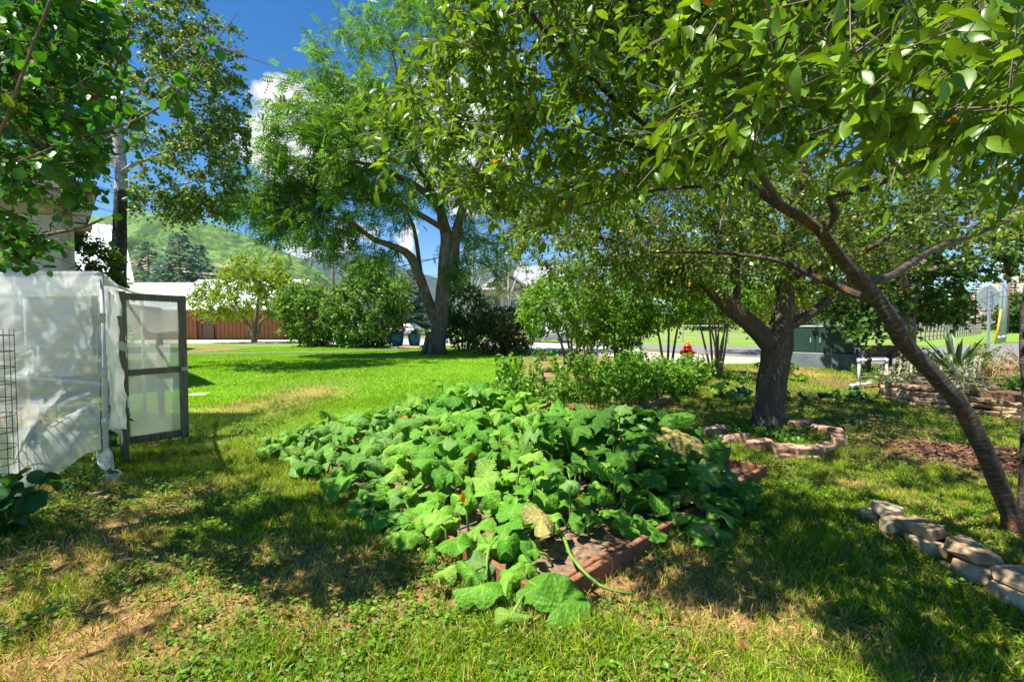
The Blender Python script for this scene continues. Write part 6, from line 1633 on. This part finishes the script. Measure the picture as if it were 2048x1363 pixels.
# ------------------------------------------------------------------ cars
def car(label, c, rz, paint, suv=False):
    t = Thing('parked_car', label, 'car', c, 'cars parked by the road'); L, W, H = (4.7, 1.82, 1.46) if not suv else (4.9, 1.92, 1.72)
    R = np.array([[math.cos(rz), -math.sin(rz), 0], [math.sin(rz), math.cos(rz), 0], [0, 0, 1]])
    tr = lambda V: np.asarray(V) @ R.T + c
    def loft(prof_w, name, mat, parent=None):
        # cross sections along the length: (x, half width low, half width high, z low, z high)
        V, F = [], []
        for (x, wl, wh, zl, zh) in prof_w:
            V += [(x, -wl, zl), (x, -wl * 1.0, zl + (zh - zl) * .55), (x, -wh, zh), (x, wh, zh), (x, wl, zl + (zh - zl) * .55), (x, wl, zl)]
        for k in range(len(prof_w) - 1):
            for q_ in range(6):
                a, b = 6 * k + q_, 6 * k + (q_ + 1) % 6
                F.append((a, b, b + 6, a + 6))
        F += [tuple(range(5, -1, -1)), tuple(6 * (len(prof_w) - 1) + q_ for q_ in range(6))]
        return t.part(name, (tr(V), F), mat, True, parent=parent)
    w = W / 2; zs = H * .62
    body_ = loft([(-L / 2, w * .8, w * .7, .42, zs * .85), (-L / 2 + .12, w * .93, w * .82, .30, zs), (-L / 2 + .9, w, w * .9, .24, zs + .04), (0, w, w * .92, .22, zs + .02), (L / 2 - 1.2, w, w * .9, .22, zs), (L / 2 - .25, w * .92, w * .8, .26, zs * .82), (L / 2, w * .75, w * .65, .34, zs * .68)], 'body', paint)
    cab = [(-L / 2 + .35, w * .82, w * .6, zs, zs + .05), (-L / 2 + 1.15, w * .86, w * .66, zs, H - .05), (-.3, w * .88, w * .68, zs, H), (.35, w * .88, w * .68, zs, H - .03), (L / 2 - 1.25, w * .84, w * .64, zs - .02, zs + .04)]
    if suv: cab[0] = (-L / 2 + .12, w * .84, w * .62, zs, zs + .06); cab[1] = (-L / 2 + .5, w * .86, w * .68, zs, H - .04)
    loft(cab, 'cabin', paint)
    for s in (-1, 1):                                  # side glass, each pane its own
        for (xa, xb) in ((-1.25, -.35), (-.28, .62)):
            V = [(xa, s * (w * .875), zs + .05), (xb + .22, s * (w * .875), zs + .05), (xb - .05, s * (w * .745), H - .13), (xa + .22, s * (w * .745), H - .13)]
            V = V + [(x, y - s * .02, z) for x, y, z in V]
            t.part('side_window', (tr(V), [(0, 1, 2, 3) if s < 0 else (3, 2, 1, 0), (7, 6, 5, 4) if s < 0 else (4, 5, 6, 7), (0, 4, 5, 1), (2, 6, 7, 3)]), M['glass'])
    for (x, dx) in ((L / 2 - 1.16, -.78), (-L / 2 + .52 if not suv else -L / 2 + .18, .55 if not suv else .3)):
        V = [(x, -w * .7, zs + .08), (x, w * .7, zs + .08), (x + dx, w * .58, H - .06), (x + dx, -w * .58, H - .06)]; o_ = .03 if dx < 0 else -.03
        V = [(a + o_, b, z + .02) for a, b, z in V] + [(a, b, z) for a, b, z in V]
        t.part('windscreen', (tr(V), [(0, 1, 2, 3), (7, 6, 5, 4), (0, 4, 5, 1), (2, 6, 7, 3), (1, 5, 6, 2), (0, 3, 7, 4)]), M['glass'])
    for x in (-L / 2 + .85, L / 2 - .9):
        for s in (-1, 1):
            y0 = s * (w - .11)
            wh_ = t.part('wheel', (tr(MB().lathe([(.2, -.11), (.31, -.11), (.335, -.07), (.335, .07), (.31, .11), (.2, .11)], (x, y0, .335), 20, 1).get()[0]), MB().lathe([(.2, -.11), (.31, -.11), (.335, -.07), (.335, .07), (.31, .11), (.2, .11)], (0, 0, 0), 20, 1).get()[1]), M['rubber'], True)
            mr = MB().lathe([(.0, .0), (.22, .0), (.22, .03), (.17, .02), (.06, .035), (.0, .035)], (0, 0, 0), 16, 1).get()
            t.part('rim', (tr(mr[0] * [1, s, 1] + [x, y0 + s * .105, .335]), mr[1] if s > 0 else [f[::-1] for f in mr[1]]), M['rim'], True, parent=wh_)
    for s in (-1, 1):
        t.part('tail_light', (tr(MB().box((-L / 2 + .05, s * w * .72, zs * .8), (.14, .3, .16), bev=.02).get()[0]), MB().box((0, 0, 0), (1, 1, 1), bev=.02).get()[1]), M['lamp_red'])
        t.part('headlight', (tr(MB().box((L / 2 - .12, s * w * .66, zs * .66), (.2, .34, .13), bev=.02).get()[0]), MB().box((0, 0, 0), (1, 1, 1), bev=.02).get()[1]), M['lamp_clear'])
    t.part('number_plate', (tr(MB().box((-L / 2 - .01, 0, zs * .7), (.02, .32, .16)).get()[0]), MB().box((0, 0, 0), (1, 1, 1)).get()[1]), M['white_paint'])
    return t
car('silver sedan parked between the lilacs and the locust trunk', on_ground(P(806, 660, 50)[0], 50), rad(158), M['silver_paint'])
car('white parked car half hidden by the bright green shrub', on_ground(P(1082, 660, 33.5)[0], 33.5), rad(182), M['white_paint'], True)

# ------------------------------------------------------------------ blue pots
for (px, lab, lab2) in ((795, 'left glazed blue pot beside the lilac bush', 'red-flowered plant in the left blue pot'), (829, 'right glazed blue pot by the locust trunk', 'green trailing plant in the right blue pot')):
    c = on_ground(P(px, 690, 25.5)[0], 25.5)
    t = Thing('flower_pot', lab, 'pot', c, 'glazed blue pots')
    t.part('pot', MB().lathe([(.22, 0), (.24, .03), (.33, .35), (.37, .62), (.36, .70), (.40, .71), (.40, .77), (.35, .77), (.33, .70), (.0, .69)], c, 20).get(), M['blue_glaze'], True)
    t2 = veg('potted_plant', lab2, c + [0, 0, .7], .32, 4, .13, (.08, .22, .02), (.16, .32, .03), .22, stems=9, single=0)
    if px == 795:
        for k in range(9):
            V0 = round_leaf(.9, .1, .1, 8); d = unit([random.gauss(0, 1), random.gauss(0, 1), .6])
            V, F = scatter(V0, np.array([c + [.3 + random.gauss(0, .1), -.2 + random.gauss(0, .1), .95 + random.gauss(0, .13)]]), rotmats(d[None], np.array([[0, -1.0, .3]])), np.array([.12])); o = t2.part('petal', (V, F), M['petal_orange'], True); o.color = (.5, .015, .05, 1)
fs = Thing('stone_step', 'flat stone step below the blue pots', 'step', on_ground(-5.6, 24.3))
rock(on_ground(-5.5, 24.2, .06), (1.5, .5, .16), .1, 'sandstone_red', fs); rock(on_ground(-6.4, 24.4, .05), (.7, .4, .14), -.2, 'sandstone_red', fs)
lid = Thing('valve_cover', 'flat pale valve cover lying in the lawn by the gate', 'cover', G(400, 789))
lid.part('plate', MB().box(G(400, 789) + [0, 0, .012], (.32, .22, .03), .2, bev=.01).get(), M['pvc'])
stk = Thing('metal_stake', 'thin dark stake at the right corner of the squash bed', 'stake', G(1512, 952)); stk.part('rod', MB().tube([G(1512, 952), G(1510, 952) + [0, 0, .17]], .004, 5).get(), M['black_pipe'])
for k, (px, py, sx, lab) in enumerate(((188, 992, .16, 'small flat brick piece at the greenhouse pole'), (205, 1003, .10, 'brick chip in the grass by the greenhouse'), (300, 893, .3, 'brick half buried below the open gate'))):
    c = G(px, py); t = Thing('loose_brick', lab, 'brick', c); rock(c + [0, 0, .02], (sx, .09, .05), random.uniform(-.4, .4), 'sandstone_red', t, 'brick')
# fallen leaves
FLM = [make_mesh('fallen_leaf', *leaf_shape(.55, 3, .4, .5), M['petal_orange'], True), make_mesh('fallen_leaf', *leaf_shape(.5, 3, -.2, -.4), M['petal_orange'], True)]
for k in range(90):
    while True:
        px, py = random.uniform(0, 2048), random.triangular(830, 1363, 1050)
        if px < 1000 and random.random() < .6: continue
        c = G(px, py); u, v = bed_uv(c[0], c[1])
        if -.2 < u < BED_LU + .2 and -.2 < v < BED_LV: continue
        break
    o = add('fallen_leaf', FLM[k % 2], None, c + [0, 0, .035]); s = random.uniform(.035, .06)
    o.scale = (s, s, s); o.rotation_euler = (random.gauss(0, .4), random.gauss(0, .4), random.uniform(0, 6.28))
    o.color = random.choice(((.38, .14, .04, 1), (.45, .22, .03, 1), (.28, .12, .06, 1), (.5, .33, .12, 1)))
    tag(o, 'small dry fallen leaf lying on the grass', 'leaf', 'fallen leaves on the grass')

# ------------------------------------------------------------------ grass
def blade(nseg, bend):
    if nseg == 1: return np.array([(0, -.5, 0), (0, .5, 0), (bend, 0, 1.0)]), np.array([(0, 1, 2)])
    V = [(0, -.5, 0), (0, .5, 0), (bend * .25, -.42, .55), (bend * .25, .42, .55), (bend, 0, .95)]
    return np.array(V), np.array([(0, 1, 3), (0, 3, 2), (2, 3, 4)])
def free(x, y, slack=.0):
    u, v = bed_uv(x, y)
    k = ~((u > -.06) & (u < BED_LU + .04) & (v > -.06) & (v < BED_LV + .04))
    k &= ~((np.abs(x - 2.78) < .12) & (y < 3.5))
    return k
def grass(name, label, n, d0, d1, cond, dens, hlo, hhi, w, nseg, cols, lean=.5, px0=-80, px1=2128, clump=1):
    xs, ys = [], []
    m = 0
    while m < n:
        k = n * 2
        y = np.sqrt(rng.uniform(d0 ** 2, d1 ** 2, k)); px = rng.uniform(px0, px1, k); x = (px - 1024) / FPX * y
        ok = (rng.random(k) < dens(x, y)) & cond(x, y)
        x, y = x[ok], y[ok]
        if clump > 1:
            x, y = x[:max(1, len(x) // clump)], y[:max(1, len(y) // clump)]
            sp = .016 + .002 * d1
            x, y = np.repeat(x, clump) + rng.normal(0, sp, len(x) * clump), np.repeat(y, clump) + rng.normal(0, sp, len(y) * clump)
            ok = cond(x, y); x, y = x[ok], y[ok]
        xs.append(x); ys.append(y); m += len(x)
        if len(xs) > 60: break
    x, y = np.concatenate(xs)[:n], np.concatenate(ys)[:n]; n = len(x)
    h = rng.uniform(hlo, hhi, n) * (.4 + 1.2 * fbm(x * 1.3 + 9, y * 1.3, 3)) * (.55 + .9 * vnoise(x * 17, y * 17))
    a = rng.uniform(0, 6.283, n); R = np.zeros((n, 3, 3)); tl = rng.normal(0, lean * .5, n)
    up = unit(np.stack([rng.normal(0, lean, n), rng.normal(0, lean, n), np.ones(n)], 1))
    sd = unit(np.cross(up, np.stack([np.cos(a), np.sin(a), 0 * a], 1))); R[:, :, 0] = np.cross(sd, up); R[:, :, 1] = sd; R[:, :, 2] = up
    sc = np.stack([h, w * rng.uniform(.6, 1.3, n), h], 1)
    T = blade(nseg, .45)
    V, F = scatter(T, np.stack([x, y, gz(x, y) - .004], 1), R, sc)
    C = np.repeat(cols(x, y), len(T[0]), 0)
    o = add(name, make_mesh(name, V, F, M['grass'], True, C)); return tag(o, label, 'grass', kind='stuff')
def weedy_cols(x, y):
    n = len(x); d = dry_w(x, y); L = lawn_w(x, y)
    g = jitter_cols(n, (.12, .24, .006), (.32, .46, .014), None, 0, .28); s = jitter_cols(n, (.45, .31, .10), (.68, .50, .21), None, 0, .15)
    k = rng.random(n) < (.15 + .5 * d) * (1 - .95 * L)
    g *= (.7 + .6 * vnoise(x * 11, y * 11))[:, None]
    g[k] = s[k]
    lw = L[:, None]; lg = jitter_cols(n, (.19, .38, .008), (.31, .52, .015), None, 0, .12)
    kk = (rng.random(n) < L)
    lg *= (.62 + .55 * fbm(x * .55 + 3, y * .55, 4) + .22 * vnoise(x * 4, y * 4))[:, None]
    g[kk] = lg[kk]
    return g
nomul = lambda x, y: free(x, y) & (rng.random(len(x)) > mulch_w(x, y) * .93)
dn = lambda x, y: 1 - .78 * dry_w(x, y)
grass('near_grass', 'long weedy grass in the foreground', 85000, 1.45, 3.2, nomul, dn, .03, .082, .0045, 3, weedy_cols, .6, clump=9)
grass('middle_grass', 'weedy grass around the squash bed', 110000, 3.2, 5.6, nomul, dn, .03, .08, .0065, 1, weedy_cols, .55, clump=9)
grass('rear_grass', 'thin grass between the beds', 110000, 5.6, 9.0, nomul, dn, .03, .075, .008, 1, weedy_cols, .45)
grass('lawn_grass', 'short mown lawn grass', 200000, 8.0, 25.5, lambda x, y: (lawn_w(x, y) > .15) & (x < 1.5), lambda x, y: np.clip(9 / y, .25, 1) * lawn_w(x, y), .035, .06, .014, 1, weedy_cols, .35, 100, 1080)
grass('shade_grass', 'sparse grass under the apple and maple trees', 50000, 9.0, 14.5, lambda x, y: nomul(x, y) & (x > 1.2) & (x < 12), dn, .04, .09, .013, 1, weedy_cols, .5, 1050, 2100)
# clover and broad-leaved weeds
def weeds(name, label, n, d0, d1, smin, smax, c1, c2, T, hz=.05):
    y = np.sqrt(rng.uniform(d0 ** 2, d1 ** 2, n)); px = rng.uniform(-60, 2108, n); x = (px - 1024) / FPX * y
    k = nomul(x, y) & (rng.random(n) < sstep(.44, .60, fbm(x * 1.9 + 2, y * 1.9 + 5, 3))) & (lawn_w(x, y) < .4); x, y = x[k], y[k]; n = len(x)
    x, y = np.repeat(x, 4) + rng.normal(0, .018, n * 4), np.repeat(y, 4) + rng.normal(0, .018, n * 4); n *= 4
    a = rng.uniform(0, 6.283, n); d = np.stack([np.cos(a), np.sin(a), rng.uniform(-.1, .5, n)], 1)
    V, F = scatter(T, np.stack([x, y, gz(x, y) + rng.uniform(.008, hz, n)], 1), rotmats(d, rng.normal(0, .35, (n, 3)) + [0, 0, 1]), rng.uniform(smin, smax, n))
    C = np.repeat(jitter_cols(n, c1, c2, (.35, .22, .08), .03), len(T[0]), 0)
    o = add(name, make_mesh(name, V, F, M['leaf'], True, C)); return tag(o, label, 'weeds', kind='stuff')
weeds('clover', 'clover and small weeds through the foreground grass', 15000, 1.45, 4.2, .014, .034, (.08, .20, .016), (.20, .36, .03), quad_leaf(.75, .25))
weeds('broad_weeds', 'broad-leaved weeds on the shaded ground', 12000, 4.0, 9.5, .025, .055, (.05, .15, .02), (.11, .25, .03), quad_leaf(.7, .2), .07)
# weeds in the bed soil and on the terrace are few

# bark chips on the mulch
nch = 9000
x = rng.uniform(3.4, 7.0, nch); y = rng.uniform(3.6, 6.4, nch); k = rng.random(nch) < mulch_w(x, y); x, y = x[k], y[k]; nch = len(x)
zc_ = gz(x, y) + rng.uniform(.004, .03, nch)
V, F = scatter(quad_leaf(.45, .1), np.stack([x, y, zc_], 1), rotmats(rng.normal(0, 1, (nch, 3)) * [1, 1, .25], rng.normal(0, .4, (nch, 3)) + [0, 0, 1]), rng.uniform(.03, .075, nch))
tag(add('bark_chips', make_mesh('bark_chips', V, F, M['chips'] if 'chips' in M else M.setdefault('chips', mat_col('chip', .9)), False, np.repeat(jitter_cols(nch, (.09, .045, .028), (.26, .14, .085)), 4, 0))), 'dark bark chip mulch beside the leaning tree', 'mulch', kind='stuff')

# ------------------------------------------------------------------ the air
hz_m, n, out = new_mat('haze_air')
pv = n.add('ShaderNodeVolumePrincipled'); pv.inputs['Color'].default_value = (.72, .84, 1.0, 1); pv.inputs['Density'].default_value = HAZE
n.l.new(pv.outputs[0], out.inputs['Volume'])
hzo = add('haze', make_mesh('haze', *MB().box((0, 3350, 398), (12040, 7340, 806)).get(), hz_m, False))
tag(hzo, 'thin summer haze filling the valley air', 'haze', kind='stuff')
